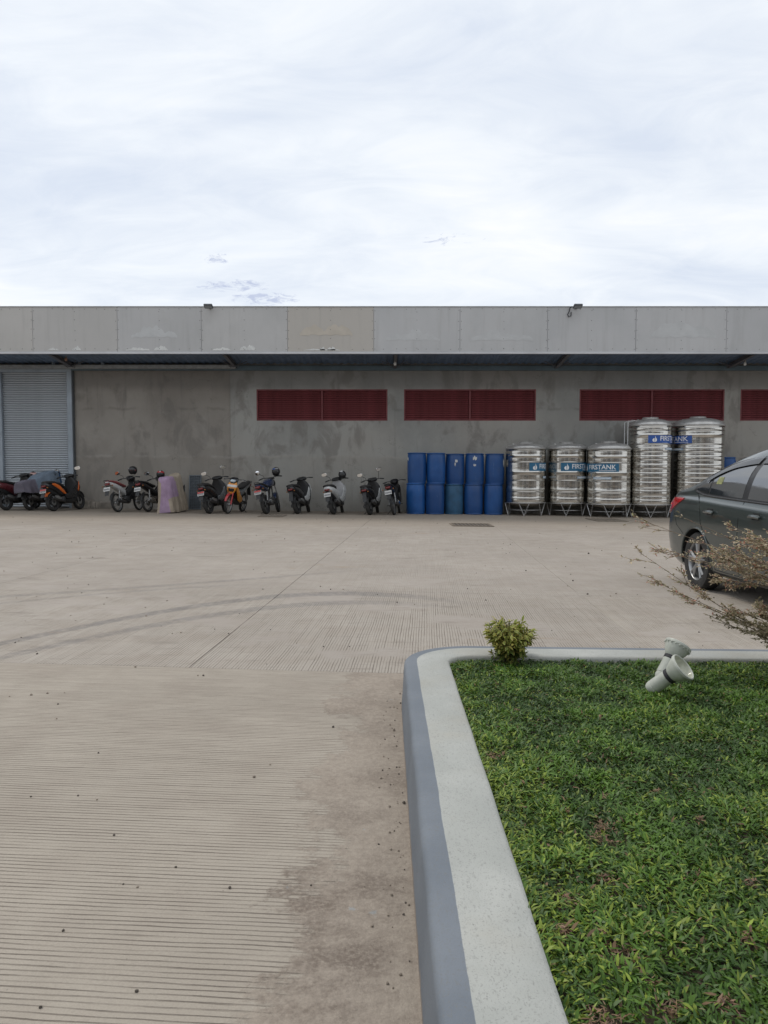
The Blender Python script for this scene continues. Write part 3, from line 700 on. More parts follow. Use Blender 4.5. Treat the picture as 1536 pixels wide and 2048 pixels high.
# canopy underside: dark blue sheeting, wall flashing, rafters and struts
M_NAVY = plain('navy_sheet', (.13, .185, .28), .5, 0, .2, 2); M_TEAL = plain('teal_flashing', (.10, .145, .175), .55, 0, .15, 2); M_STEEL = plain('painted_purlin', (.13, .13, .145), .6, .1)
zs0 = fz0 - .02; zs1 = at(768, 732, YW).z; zb1 = at(768, 741.5, YW).z
def canopy():
    mb = MB(); n = 200; vs = []; fs = []
    xs = np.linspace(XL, XR, n * 4 + 1)
    for i, x in enumerate(xs):
        h = .028 if (i % 4) in (1, 2) else 0
        vs += [(x, YF + .12, zs0 + .06 + h), (x, YW - .02, zs1 + .06 + h)]
    for i in range(len(xs) - 1): fs.append((2 * i, 2 * i + 1, 2 * i + 3, 2 * i + 2))
    mb.add(vs, fs); wpart(mb, 'canopy_sheet', M_NAVY, None, 0, False)
    top = MB().add([(XL, YF + .2, fz1 - .02), (XR, YF + .2, fz1 - .02), (XR, YW + 16.4, fz1 - .35), (XL, YW + 16.4, fz1 - .35)], [(0, 1, 2, 3)]); wpart(top, 'roof', M_NAVY, None, 0)
    wpart(MB().box(((XL + XR) / 2, YW - .05, (zs1 + zb1) / 2), (XR - XL, .09, zs1 - zb1), .006), 'wall_flashing', M_TEAL, None, 30)
    wpart(MB().box(((XL + XR) / 2, YF + .16, zs0 + .0), (XR - XL, .05, .09), .005), 'edge_purlin', M_NAVY, None, 30)
    for pi, po in ((145, 97), (470, 440), (790, 790), (1113, 1142), (1458, 1510)):
        xi = at(pi, 728, YW - .15).x; ax = xi
        r = MB(); y0, y1 = YF + .14, YW - .1; za, zb = zs0 - .0, zs1 - .02; q = math.hypot(y1 - y0, zb - za)
        M = tr(xi, (y0 + y1) / 2, (za + zb) / 2 - .01) @ rx(math.atan2(zb - za, y1 - y0))
        for s in (-1, 1): r.box((0, 0, s * .055), (.10, q, .012), 0, M)
        r.box((0, 0, 0), (.012, q, .10), 0, M)
        o = wpart(r, 'rafter', M_STEEL, None, 0)
        rt = MB()
        for s in (-1, 1): rt.tube([(xi + s * .05, YW - .3, zs1 - .05), (xi + s * .42, YW - .3, zs1 + .05 + .06)], .012, 6); rt.tube([(xi + s * .10, YW - .25, zb1 + .06), (xi + s * .28, YW - .6, zs1 + .1)], .010, 6)
        wpart(rt, 'sag_rod', M_STEEL, None)
    for x in np.arange(XL + 1.5, XR, 2.2)[:0]: pass
canopy()
# lamps on and under the canopy
M_LAMPG = plain('floodlight_grey', (.085, .09, .10), .5, .3); M_LENS = plain('floodlight_glass', (.25, .27, .29), .15, 0, .1, 20)
def floodlight(px, py, label, cable):
    p = at(px, py, YF); r = empty('floodlight', (p.x, YF - .004, p.z))
    MB().box((0, -.015, .01), (.07, .03, .08), .006).tube([(0, -.03, .02), (.0, -.14, .03), (.0, -.2, .0)], .012, 8).build('bracket', M_LAMPG, r)
    M = tr(0, -.26, -.005) @ rx(R(-18)); MB().box((0, 0, 0), (.25, .20, .055), .014, M).build('housing', M_LAMPG, r, 30)
    MB().box((0, -.005, -.029), (.20, .15, .008), .002, M).build('lens', M_LENS, r, 30)
    if cable:
        pts = [(-.10, -.006, .04), (-.17, -.02, .0), (-.19, -.02, -.10), (-.24, -.03, -.20), (-.20, -.03, -.26), (-.14, -.03, -.24), (-.13, -.02, -.12)]
        MB().tube(pts, .014, 8).build('cable', plain('cable_black', (.02, .022, .026), .5), r)
    tag(r, label, 'floodlight')
floodlight(421, 616, 'grey floodlight on the fascia top near the left roller shutter', False)
floodlight(1151, 616, 'grey floodlight with dangling cable on the fascia above the tanks', True)
def bulb(px, py, label, col):
    p = at(px, py, 23.3); r = empty('bulb_lamp', (p.x, 23.3, p.z))
    MB().lathe([(0, .32), (.02, .32), (.02, .12), (.032, .11), (.03, .05), (.02, .05)], 12).build('holder', plain('bulb_holder', (.28, .28, .27), .5), r)
    MB().lathe([(0, -.07), (.03, -.06), (.045, -.02), (.04, .02), (.02, .05), (0, .055)], 14).build('bulb', plain(col[0], col[1], .25), r)
    tag(r, label, 'lamp')
bulb(790, 727, 'white bulb lamp hanging under the canopy between the two middle louvres', ('bulb_white', (.6, .6, .58)))
bulb(1490, 727, 'white bulb lamp hanging under the canopy at the right', ('bulb_white', (.6, .6, .58)))
bulb(132, 718, 'brownish bulb lamp under the canopy above the roller shutter', ('bulb_brown', (.30, .17, .12)))
# invented building behind the camera, added for tanks and car paint to mirror
def across():
    r = empty('added_office_building', (0, -15, 0)); gl = plain('office_glass', (.03, .045, .07), .08, 0, .3, .3); tk = plain('office_trim', (.13, .14, .16), .5); rg = random.Random(31)
    tones = [plain('office_render_%s' % n, c, .85, 0, .12, .6, .2, 20) for n, c in (('cream', (.46, .43, .37)), ('grey', (.20, .20, .205)), ('dark', (.07, .075, .085)), ('white', (.62, .62, .62)), ('brown', (.20, .15, .11)))]
    wm = MB().box((0, 0, 0), (1.5, .08, 1.5), .02).mesh('window', tk, 30, True); pm = MB().box((0, .05, 0), (1.34, .03, 1.34)).mesh('pane', gl, 0, True); x = -58.0
    while x < 58:
        w = rg.uniform(3.2, 8.0); h = rg.choice((5.0, 6.2, 7.0, 7.6)); MB().box((x + w / 2, -4 - rg.uniform(0, .4), h / 2 - .3), (w - .02, 8, h + .6), .02).build('bay', rg.choice(tones), r, 30)
        for z in (1.5, 4.3):
            for k in range(int(w / 2.6)): q = link('window', wm, r, (x + 1.5 + k * 2.6, .03, z)); link('pane', pm, q)
        x += w
    MB().box((0, .6, 3.0), (116, 1.3, .16), .02).build('canopy', tk, r, 30)
    tag(r, 'unseen long low office building added behind the camera for the steel tanks to mirror', 'building')
across()

# ================================================================== BLUE DRUMS
def drum_mat():
    t = NT('blue_plastic'); p = t.pos; n = t.noise(p, 2.5, 5, .6); r = t.rand()
    c = t.mix(t.rng(n, .3, .7), (.009, .068, .235), (.013, .092, .30)); c = t.mix(t.rng(r, 0, 1, 0, .75), c, (.012, .050, .165))
    sc = t.rng(t.noise(t.map(p, (18, 18, 3)), 1, 5, .7), .64, .70, 0, .35); c = t.mix(sc, c, (.12, .19, .32))
    c = t.mix(t.rng(t.noise(p, 1.2, 5, .6), .5, .8, 0, .3), c, (.06, .085, .13))
    return t.fin(c, t.rng(n, .3, .7, .32, .5), 0, t.bump(t.noise(p, 5, 3), .1, .01), .45)
M_DRUM = drum_mat(); M_DRUM_OLD = plain('faded_blue_plastic', (.022, .085, .165), .55, 0, .2, 4); M_LABEL = plain('torn_label', (.52, .53, .52), .8, 0, .15, 30)
DR = .294
def drum_mesh(h, name, mat):
    r = DR; pr = [(0, .012), (r - .05, .012), (r - .035, 0), (r - .012, .006), (r - .008, .03), (r - .016, .045), (r - .004, .10), (r, h * .3), (r + .003, h * .5), (r, h * .7), (r - .006, h - .10), (r - .016, h - .065), (r - .018, h - .05), (r - .004, h - .042), (r + .002, h - .03), (r - .004, h - .014), (r - .02, h - .004), (r - .03, h - .01), (r - .04, h - .035), (0, h - .035)]
    return MB().lathe(pr, 36).mesh(name, mat, 35, True)
me_d = drum_mesh(.955, 'shell', M_DRUM); me_ds = drum_mesh(.938, 'shell', M_DRUM_OLD)
me_cap = MB().lathe([(0, .03), (.028, .03), (.03, .0), (.03, -.03)], 14).mesh('bung', plain('bung_black', (.02, .025, .04), .5), 30)
def torn_label(parent, ang, z, w, h, seed):
    r = random.Random(seed); n = 9; top, bot = [], []
    for i in range(n + 1): a = ang - w / 2 + w * i / n; top.append((a, z + h * r.uniform(.15, .55))); bot.append((a, z - h * r.uniform(.1, .5)))
    vs = []; rr = DR + .0045
    for a, zz in top + bot: vs.append((rr * math.sin(a), -rr * math.cos(a), zz))
    MB().add(vs, [(n + 1 + i, n + 2 + i, i + 1, i) for i in range(n)]).build('label_scrap', M_LABEL, parent, 0, False)
def drum(px, py, z0, me, label, labels=(), rot=0, dy=0.0):
    p = ground(px, py); y = p.y + DR + dy; x = (px - 768) / F * (y * 1.0) ; x = at(px, py, y).x
    o = empty('plastic_drum', (x, y, gz(x) + z0)); link('shell', me, o, None, (0, 0, rot))
    for s in (-1, 1): link('bung', me_cap, o, (.16 * s * math.cos(rot), .16 * s * math.sin(rot), (.955 if me is me_d else .938) - .03))
    for k, q in enumerate(labels): torn_label(o, *q, int(px) + k)
    tag(o, label, 'drum', 'blue drums stacked two high against the wall')
cols = [(833, 1028.5), (871, 1029), (909, 1029), (948, 1029.5), (988, 1030)]
bl = ['blue drum at the bottom left corner of the stack, nearest the motorcycles', 'blue drum in the bottom row, second from the motorcycles', 'shorter faded blue drum in the middle of the bottom row', 'blue drum in the bottom row, second from the steel tanks', 'blue drum in the bottom row right beside the first steel tank']
tl = ['blue drum at the top left corner of the stack with a label scrap', 'plain blue drum in the top row, second from the motorcycles', 'darkest blue drum in the middle of the top row with a small torn label', 'blue drum in the top row with two torn white label scraps', 'top row blue drum beside the tank with a tall white label at its edge']
ll = [[(-1.25, .76, .35, .14)], [], [(.05, .72, .26, .11), (-.08, .62, .12, .14)], [(-.08, .80, .42, .15), (-.1, .585, .26, .10)], [(1.15, .66, .5, .27)]]
for k, (px, py) in enumerate(cols):
    drum(px - 1.5, py, 0, me_ds if k == 2 else me_d, bl[k], (), .4 * k)
    drum(px + .5, py, (.938 if k == 2 else .955) - .012, me_d, tl[k], ll[k], 1 + .7 * k)
drum(1449, 1036, 0, me_d, 'lower blue drum beside the last tall tank, mostly hidden by the car', (), 0, .9); drum(1449, 1036, .943, me_d, 'upper blue drum peeping out above the car beside the last tall tank', (), 1, .9)

# ================================================================== STEEL WATER TANKS
def steel():
    t = NT('polished_stainless'); n = t.noise(t.map(t.obj, (2, 2, 60)), 1, 4, .6)
    c = t.mix(t.rng(t.noise(t.obj, 3, 5), .3, .7), (.50, .485, .455), (.62, .605, .57))
    return t.fin(c, t.rng(n, .3, .7, .12, .21), 1.0, t.bump(t.noise(t.map(t.obj, (3, 3, 9)), 1.4, 3), .10, .02))
M_SS = steel(); M_SSD = plain('dull_stainless', (.50, .495, .48), .36, .6, .12, 6); M_ROD = plain('stand_rod', (.50, .50, .50), .35, .8)
M_TLAB = plain('label_teal', (.018, .125, .235), .4, 0, .1, 5); M_TLAB2 = plain('label_blue', (.020, .085, .33), .4, 0, .1, 5); M_WHITE = plain('label_white', (.74, .75, .76), .45, 0, .05, 5); M_PALE = plain('label_pale', (.36, .47, .58), .5, 0, .1, 8)
_txt = {}
def text_pts(s):
    if s in _txt: return _txt[s]
    c = bpy.data.curves.new('lettering', 'FONT'); c.body = s; c.size = 1.0; c.offset = .012; c.resolution_u = 3
    o = bpy.data.objects.new('lettering', c); COL.objects.link(o); dg = bpy.context.evaluated_depsgraph_get(); dg.update()
    me = o.evaluated_get(dg).to_mesh(); v = [tuple(q.co) for q in me.vertices]; f = [tuple(p.vertices) for p in me.polygons]
    o.evaluated_get(dg).to_mesh_clear(); bpy.data.objects.remove(o); bpy.data.curves.remove(c)
    _txt[s] = (v, f); return v, f
def wrap(parent, name, mat, vs, fs, r):       # (angle, z) -> on the cylinder, angle 0 faces the yard, + to the right
    return MB().add([(r * math.sin(a), -r * math.cos(a), z) for a, z in vs], fs).build(name, mat, parent, 0, False)
def patch(a0, a1, z0, z1, n=20):
    vs = [(a0 + (a1 - a0) * i / n, z) for i in range(n + 1) for z in (z0, z1)]; return vs, [(2 * i, 2 * i + 2, 2 * i + 3, 2 * i + 1) for i in range(n)]
def tank(px, py, rad_px, body_top_px, dome_px, nb, lab_z, lab_a0, lab_mat, label, ladder=False, body_bot=None, mk=1.0, zstand=.40):
    y0 = ground(px, py).y; 
    for _ in range(4):
        rad = rad_px / F * y0 * 1.0; yc = ground(px, py).y + rad * .92; rad = rad_px / F * yc * .9995
    x = at(px, py, yc).x; g = gz(x); r = empty('water_tank', (x, yc, g))
    yfrt = yc - rad
    zt = at(px, body_top_px, yfrt).z - g; zd = at(px, dome_px, yc).z - g
    pr = [(0, zstand - .15), (rad * .5, zstand - .135), (rad * .85, zstand - .07), (rad - .03, zstand - .01), (rad + .012, zstand), (rad + .014, zstand + .018), (rad - .002, zstand + .03)]
    fr = [0, .11, .23, .42, .58, .75, .80, .92, 1.0] if nb < 10 else [0, .047, .103, .225, .27, .325, .38, .43, .49, .545, .60, .66, .72, .79, .83, .90, .95, 1.0]
    zs = [zt - .03 - f * (zt - .03 - zstand - .03) for f in fr][::-1]; nb = len(zs) - 1
    li = max(range(nb // 2, nb), key=lambda i: zs[i + 1] - zs[i]); lz0_, lz1_ = zs[li] + .022, zs[li + 1] - .034
    for i in range(nb):
        a, b = zs[i], zs[i + 1]; e = .0 
        pr += [(rad - .002, a + .010), (rad - .0008, a + (b - a) * .33), (rad - .0008, a + (b - a) * .55), (rad - .002, b - .034 if b - a > .08 else b - .028)]
        pr += [(rad + .004, b - .027), (rad + .0075, b - .018), (rad + .004, b - .009), (rad + .001, b - .006), (rad + .005, b + .001)] if (i % 2) else [(rad + .003, b - .024), (rad + .0055, b - .015), (rad + .001, b - .005)]
    MB().lathe(pr + [(rad - .004, zt - .015), (rad - .01, zt)], 56).build('shell', M_SS, r, 28)
    dm = [(rad - .005, zt - .005), (rad + .016, zt), (rad + .018, zt + .02), (rad - .01, zt + .035)]
    hd = zd - zt - .03
    for k in range(1, 9): a = k / 9; dm.append(((rad - .01) * math.cos(a * PI / 2 * .93), zt + .035 + (hd - .02) * math.sin(a * PI / 2)))
    dm += [(.20, zd), (0, zd)]; MB().lathe(dm, 48).build('dome', M_SSD, r, 40)
    MB().lathe([(.23, zd - .03), (.24, zd + .01), (.22, zd + .028), (0, zd + .035)], 24).build('hatch', M_SSD, r, 40)
    MB().lathe([(.03, 0), (.035, .04), (.02, .06), (0, .06)], 12, 0, tr(-rad * .66, -.12, zt + .05 + hd * .42)).build('vent', M_SSD, r)
    # wire stand
    st = MB(); nl = 6
    st.tube([((rad + .02) * math.cos(a), (rad + .02) * math.sin(a), zstand - .005) for a in np.linspace(0, 2 * PI, 40)], .010, 6)
    st.tube([((rad * .86) * math.cos(a), (rad * .86) * math.sin(a), zstand * .44) for a in np.linspace(0, 2 * PI, 40)], .008, 6)
    st.build('stand_ring', M_ROD, r)
    for k in range(nl):
        a = 2 * PI * (k + .27) / nl; lg = MB()
        for s in (-1, 1): lg.tube([((rad * .93) * math.cos(a), (rad * .93) * math.sin(a), .006), ((rad + .015) * math.cos(a + s * .26), (rad + .015) * math.sin(a + s * .26), zstand)], .010, 6)
        lg.build('leg', M_ROD, r)
    # printed label with the drop and the lettering
    rr = rad + .006; arc = R(118); A = lab_a0; h = lz1_ - lz0_
    wrap(r, 'label', lab_mat, *patch(A, A + arc, lz0_, lz1_), rr)
    tv, tf = text_pts('FIRSTANK'); xs = [q[0] for q in tv]; sx = (max(xs) - min(xs)); tz = lz0_ + h * .30; th = h * .58 * mk
    wrap(r, 'lettering', M_WHITE, [(A + R(32) + (q[0] - min(xs)) / sx * R(78), tz + q[1] * th / .73) for q in tv], tf, rr + .004)
    cx, cz, q = A + R(17), lz0_ + h * .5, h * .40 / rad
    for s in (-1, 1):                          # the two halves of the drop
        pts = [(.10, 1.15), (.30, .55), (.62, .05), (.66, -.40), (.42, -.85), (.08, -1.0)] if s > 0 else [(-.12, .35), (-.52, .15), (-.78, -.25), (-.70, -.62), (-.45, -.90), (-.05, -.98)]
        wrap(r, 'logo_drop', M_WHITE, [(cx + u * q, cz + v * h * .38) for u, v in pts], [tuple(range(len(pts)))], rr + .004)
    wrap(r, 'label_line', M_WHITE, *patch(A + R(66), A + R(110), lz0_ + h * .12, lz0_ + h * .17, 8), rr + .004)
    z2 = zs[li - 1] + .0 if nb < 10 else zs[li - 2]; wrap(r, 'small_label', M_PALE, *patch(A + R(48), A + R(98), z2 + .05, z2 + .05 + h * .26, 10), rr); wrap(r, 'small_label_line', M_WHITE, *patch(A + R(50), A + R(94), z2 + .05 + h * .10, z2 + .05 + h * .17, 10), rr + .004)
    if ladder:
        ld = MB(); lx = -rad - .10
        for yy in (-.16, .16): ld.tube([(lx, yy, .05), (lx, yy, zt + .12), (lx + .12, yy, zt + .17), (lx + .35, yy, zt + .14)], .012, 6)
        ld.tube([(lx, -.16, .8), (-rad + .1, -.16, .8)], .008, 6); ld.tube([(lx, -.16, 1.9), (-rad + .1, -.16, 1.9)], .008, 6)
        ld = ld.build('ladder', M_ROD, r)
        rm = MB().tube([(lx, -.16, 0), (lx, .16, 0)], .009, 6).mesh('rung', M_ROD, 40)
        for k in range(9): link('rung', rm, ld, (0, 0, .35 + .28 * k))
    tag(r, label, 'water tank', 'stainless steel water tanks along the wall')
    return r
T1 = tank(1050, 1032, 39.5, 897, 886, 8, .70, R(0), M_TLAB, 'short stainless water tank next to the blue drums')
T2 = tank(1132, 1032.5, 38.8, 897, 886, 8, .70, R(-30), M_TLAB, 'short stainless water tank in the middle of the three short ones')
T3 = tank(1216, 1035.5, 42.3, 898, 884.5, 8, .70, R(-108), M_TLAB, 'short stainless water tank in front of the tall tanks, label at its left edge')
T4 = tank(1297, 1036, 41.0, 850, 837, 12, .80, R(-24), M_TLAB2, 'tall stainless water tank with a ladder beside the short tanks', True, mk=1.1)
T5 = tank(1391.5, 1037, 50.0, 850, 835.5, 12, .80, R(-152), M_TLAB2, 'widest tall stainless water tank, partly behind the grey car', mk=1.1)

# ================================================================== MOTORCYCLES
M_TYRE = plain('tyre_rubber', (.028, .027, .026), .85, 0, .3, 12, .3, 80); M_BLK = plain('black_plastic', (.016, .016, .017), .45, 0, .25, 6); M_BLKG = plain('gloss_black', (.012, .012, .013), .2, 0, .25, 6)
M_ALU = plain('cast_aluminium', (.30, .30, .295), .45, .7, .2, 12); M_DALU = plain('dark_alloy', (.07, .07, .072), .5, .5, .2, 12); M_CHR = plain('mirror_glass', (.85, .87, .89), .04, 1.0, .03, 4)
M_SEAT = plain('seat_vinyl', (.02, .019, .019), .6, 0, .25, 14, .2, 60); M_TAIL = plain('tail_lens', (.13, .010, .010), .22, 0, .2, 20); M_AMB = plain('amber_lens', (.30, .11, .025), .3); M_CLEAR = plain('clear_lens', (.42, .48, .52), .1, 0, .2, 20)
M_PLATE = plain('plate_white', (.52, .52, .51), .5, 0, .1, 30); M_PRED = plain('plate_red', (.42, .05, .045), .5, 0, .15, 30); M_PTXT = plain('plate_marks', (.10, .10, .11), .6)
M_RUST = plain('oily_engine', (.085, .07, .058), .6, .4, .35, 14)
def paint(name, col, rough=.3): return plain('paint_' + name, col, rough, 0, .12, 4, coat=.25)
def wheel(parent, M, rad, tw, spoked, name):
    rr = rad - tw * .62
    tp = [(rr - .005, -tw * .32), (rr + tw * .2, -tw * .48), (rad - tw * .18, -tw * .46), (rad - .006, -tw * .24), (rad, 0), (rad - .006, tw * .24), (rad - tw * .18, tw * .46), (rr + tw * .2, tw * .48), (rr - .005, tw * .32)]
    MM = M @ rx(R(90)); w = MB().lathe(tp, 32, 0, MM)
    w = w.build(name, M_TYRE, parent, 45)
    rm = MB().lathe([(rr + .004, -tw * .33), (rr - .012, -tw * .30), (rr - .018, -tw * .1), (rr - .018, tw * .1), (rr - .012, tw * .30), (rr + .004, tw * .33)], 32, 0, MM)
    rm.lathe([(0, -.055), (.035, -.055), (.042, -.02), (.042, .02), (.035, .055), (0, .055)], 14, 0, MM)
    n = 14 if spoked else 5
    for k in range(n):
        a = 2 * PI * k / n; d = Vector((math.cos(a), math.sin(a), 0)); q = Vector((-d.y, d.x, 0))
        if spoked: rm.tube([d * .035 + Vector((0, 0, .03 * (-1) ** k)), d * (rr - .012) + q * .03], .004, 4, 0, MM)
        else:
            for s in (-1, 1): rm.tube([d * .03 + q * s * .012, d * (rr - .012) + q * s * .035], [.013, .009], 6, 0, MM)
    rm.build('rim', M_ALU if spoked else M_DALU, w, 40)
    MB().lathe([(.045, tw * .42), (.105, tw * .42), (.105, tw * .46), (.045, tw * .46)], 24, 0, MM).build('brake_disc', M_ALU, w, 40)
    return w
def lo(mb, st, M=None, e=2.6, y=0.0, mi=0):        # loft from (x, z, half width, half height)
    return mb.loft([ell(x, y, z, hw, hh, e) for x, z, hw, hh in st], mi, True, True, M)
def loz(mb, st, M=None, e=2.6, mi=0):              # vertical loft from (z, x, half depth, half width)
    return mb.loft([ellz(z, x, 0, hd, hw, e) for z, x, hd, hw in st], mi, True, True, M)
def arcband(mb, cx, cz, r, a0, a1, w, t=.012, M=None, n=12):
    rings = []
    for k in range(n + 1):
        a = a0 + (a1 - a0) * k / n; c, s = math.cos(a), math.sin(a); hw = w * (.6 + .4 * math.sin(PI * (k + .6) / (n + 1.2)))
        rings.append([(cx + (r + dr) * c, y, cz + (r + dr) * s) for y, dr in ((-hw, -t), (-hw, 0), (-hw * .6, t), (hw * .6, t), (hw, 0), (hw, -t))])
    return mb.loft(rings, 0, True, True, M)
def bike(px, py, a, style, main, accent, label, lean=8.0, steer=22.0, mirrors=(1, 1), plate='red', name='motorcycle', seat=None, tail=None, rot=0.0, tl_=True, shield=None, rear_grey=False, mscale=1.28, inner=None):
    """local frame: x forward from the rear axle, y to the left, z up; a = heading to the right of straight away"""
    p = ground(px, py); seat = seat or M_SEAT; tail = tail or main; shield = shield or main
    r = empty(name, (p.x, p.y, gz(p.x)), (R(-lean), 0, R(90) - R(a)))
    sc = style == 'scooter'; nk = style == 'naked'
    wb, rad, tw = (1.26, .275, .115) if sc else (1.24, .285, .082) if style == 'underbone' else (1.31, .30, .11)
    wheel(r, tr(0, 0, rad), rad, tw, not sc and not nk, 'rear_wheel')
    hx = wb - .22; S = tr(hx, 0, 0) @ rz(R(steer)) @ tr(-hx, 0, 0)
    wheel(r, S @ tr(wb, 0, rad), rad, tw * .85, not sc and not nk, 'front_wheel')
    if sc:
        b = lo(MB(), [(-.34, .80, .03, .02), (-.30, .79, .095, .06), (-.2, .76, .135, .095), (0, .71, .170, .125), (.22, .63, .178, .16), (.42, .53, .160, .18), (.56, .44, .11, .13)]); b.build('tail_fairing', tail, r)
        lo(MB(), [(-.26, .66, .05, .05), (-.1, .60, .09, .09), (.15, .50, .10, .12), (.35, .42, .09, .10)]).build('under_cowl', M_BLK, r)
        lo(MB(), [(-.31, .855, .05, .02), (-.22, .865, .13, .045), (0, .85, .165, .055), (.25, .80, .158, .055), (.45, .77, .10, .055), (.60, .72, .05, .04)]).build('seat', seat, r)
        lo(MB(), [(.40, .32, .13, .12), (.55, .29, .165, .085), (.8, .29, .165, .08), (.98, .36, .12, .14)], None, 3.2).build('floorboard', M_BLK, r)
        loz(MB(), [(.24, .93, .05, .12), (.42, .97, .06, .19), (.65, 1.0, .065, .23), (.82, .99, .07, .225), (.93, .965, .065, .17), (1.02, .94, .06, .10)]).build('leg_shield', inner or M_BLK, r)
        loz(MB(), [(.34, 1.02, .05, .08), (.5, 1.06, .06, .18), (.68, 1.08, .07, .235), (.84, 1.06, .06, .225), (.95, 1.02, .05, .10)]).build('front_panel', shield, r)
        for s in (-1, 1): lo(MB(), [(.36, .44, .01, .05), (.55, .42, .022, .09), (.80, .52, .026, .13), (1.0, .70, .020, .12), (1.08, .82, .01, .05)], None, 2.2, s * .195).build('side_panel', shield, r)
        lo(MB(), [(.83, 1.05, .06, .03), (.90, 1.06, .15, .06), (.98, 1.05, .16, .065), (1.06, 1.03, .09, .045)], S).build('handle_cowl', M_BLK, r)
        hz, hb = 1.06, .90
    elif style == 'underbone':
        lo(MB(), [(-.40, .90, .03, .015), (-.34, .88, .065, .04), (-.2, .84, .09, .065), (0, .78, .10, .08), (.25, .68, .10, .10), (.45, .58, .085, .11)]).build('tail_fairing', tail, r)
        lo(MB(), [(-.36, .93, .05, .015), (-.25, .925, .10, .03), (0, .885, .125, .045), (.3, .80, .12, .045), (.52, .77, .075, .04), (.60, .76, .04, .02)]).build('seat', seat, r)
        lo(MB(), [(.40, .56, .06, .09), (.62, .52, .085, .11), (.85, .58, .10, .16), (.98, .74, .10, .13), (1.02, .84, .07, .07)]).build('body_cover', M_BLK, r)
        for s in (-1, 1): lo(MB(), [(.55, .42, .008, .05), (.72, .46, .014, .13), (.92, .58, .016, .17), (1.06, .74, .012, .08)], None, 2.2, s * .15).build('leg_shield', shield, r)
        lo(MB(), [(.86, 1.0, .05, .03), (.93, 1.02, .12, .07), (1.02, .99, .13, .085), (1.10, .94, .07, .05)], S).build('handle_cowl', main, r)
        loz(MB(), [(.60, 1.10, .03, .06), (.72, 1.11, .055, .135), (.85, 1.08, .055, .155), (.94, 1.04, .035, .11)]).build('front_panel', shield, r)
        hz, hb = 1.03, .93
    else:
        lo(MB(), [(-.42, .86, .04, .02), (-.34, .85, .09, .05), (-.15, .82, .11, .06), (.15, .76, .10, .06), (.35, .72, .08, .05)]).build('tail_fairing', tail, r)
        lo(MB(), [(-.36, .91, .07, .02), (-.2, .90, .12, .04), (.1, .84, .14, .045), (.36, .82, .10, .04)]).build('seat', seat, r)
        lo(MB(), [(.30, .80, .07, .04), (.42, .87, .13, .10), (.65, .93, .155, .125), (.85, .93, .13, .11), (.98, .90, .07, .06)]).build('fuel_tank', main, r)
        lo(MB(), [(.94, .93, .05, .05), (1.04, .93, .10, .10), (1.12, .92, .095, .095), (1.15, .92, .06, .06)], S).build('headlight_cowl', M_BLK, r)
        MB().box((.98, 0, 1.06), (.10, .20, .06), .015, S).build('dash', M_BLK, r)
        MB().tube([(.98, 0, .92), (.62, 0, .68), (.45, 0, .36)], .03, 8).tube([(.98, 0, .85), (.80, 0, .36), (.45, 0, .30)], .02, 8).build('frame', M_BLK, r)
        hz, hb = 1.10, .90
    # engine, swing arm, exhaust, suspension
    if sc:
        lo(MB(), [(-.10, .27, .035, .05), (.05, .29, .045, .085), (.35, .31, .045, .08), (.48, .32, .03, .05)], None, 2.4, .115).build('engine_case', M_DALU, r)
        MB().lathe([(0, -.02), (.075, -.02), (.085, .0), (.085, .03), (.05, .05), (0, .05)], 20, 0, tr(.33, -.13, .34) @ rx(R(90))).build('fan_cover', M_DALU, r)
    else:
        lo(MB(), [(.33, .33, .06, .06), (.42, .36, .11, .11), (.62, .36, .12, .12), (.72, .40, .08, .08), (.86, .44, .06, .06)], None, 3).build('engine_case', M_RUST if rear_grey else M_DALU, r)
        MB().tube([(0, .09, rad), (.40, .08, .36)], .018, 8).tube([(0, -.09, rad), (.40, -.08, .36)], .018, 8).build('swing_arm', M_BLK, r)
        MB().tube([(.0, .075, rad + .02), (.2, .075, rad + .05), (.42, .075, .40)], .03, 6).build('chain_case', M_BLK, r)
    mz = .30 if not sc else .33
    d = Vector((-.48 if not sc else -.46, -.02, .10)); MB().lathe([(0, 0), (.03, 0), (.048, .05), (.052, .12), (.052, .40), (.042, .455), (.024, .46), (.022, .43), (0, .43)], 16, 0, aim((.24, -.155, mz - .03), d)).build('muffler', M_DALU if not rear_grey else M_ALU, r)
    lo(MB(), [(-.12, mz + .085, .008, .035), (0, mz + .07, .010, .045), (.14, mz + .03, .008, .035)], None, 2.2, -.215).build('heat_guard', M_ALU if sc else M_CHR, r)
    MB().tube([(.24, -.15, mz - .03), (.42, -.12, .24), (.62, -.05, .26)], .018, 8).build('exhaust_pipe', M_RUST, r)
    for s in ((1,) if sc else (-1, 1)): MB().tube([(-.02, s * .10, rad + .03), (.04, s * .10, rad + .20), (.08, s * .10, .66)], [.016, .026, .016], 8).build('shock_absorber', M_ALU, r)
    # fork, fender, bars
    for s in (-1, 1): MB().tube([(wb, s * .065, rad), (wb - .07, s * .065, .52), (hx - .01, s * .055, .88 if not sc else .76)], [.024, .020, .017], 8, 0, S).build('fork_leg', accent if style == 'underbone' and rot else (M_ALU if not sc else M_BLK), r)
    arcband(MB(), wb, rad, rad + .03, R(20), R(155), tw * .55, .008, S).build('front_fender', accent if rot else shield, r)
    arcband(MB(), 0, rad, rad + .035, R(95), R(165), tw * .60, .008).build('rear_hugger', M_BLK, r)
    bar = MB().tube([(hb - .06, .345, hz - .03), (hb - .02, .22, hz + .0), (hb + .05, .08, hz - .01), (hb + .05, -.08, hz - .01), (hb - .02, -.22, hz + .0), (hb - .06, -.345, hz - .03)], .012, 8, 0, S).build('handlebar', M_BLK, r)
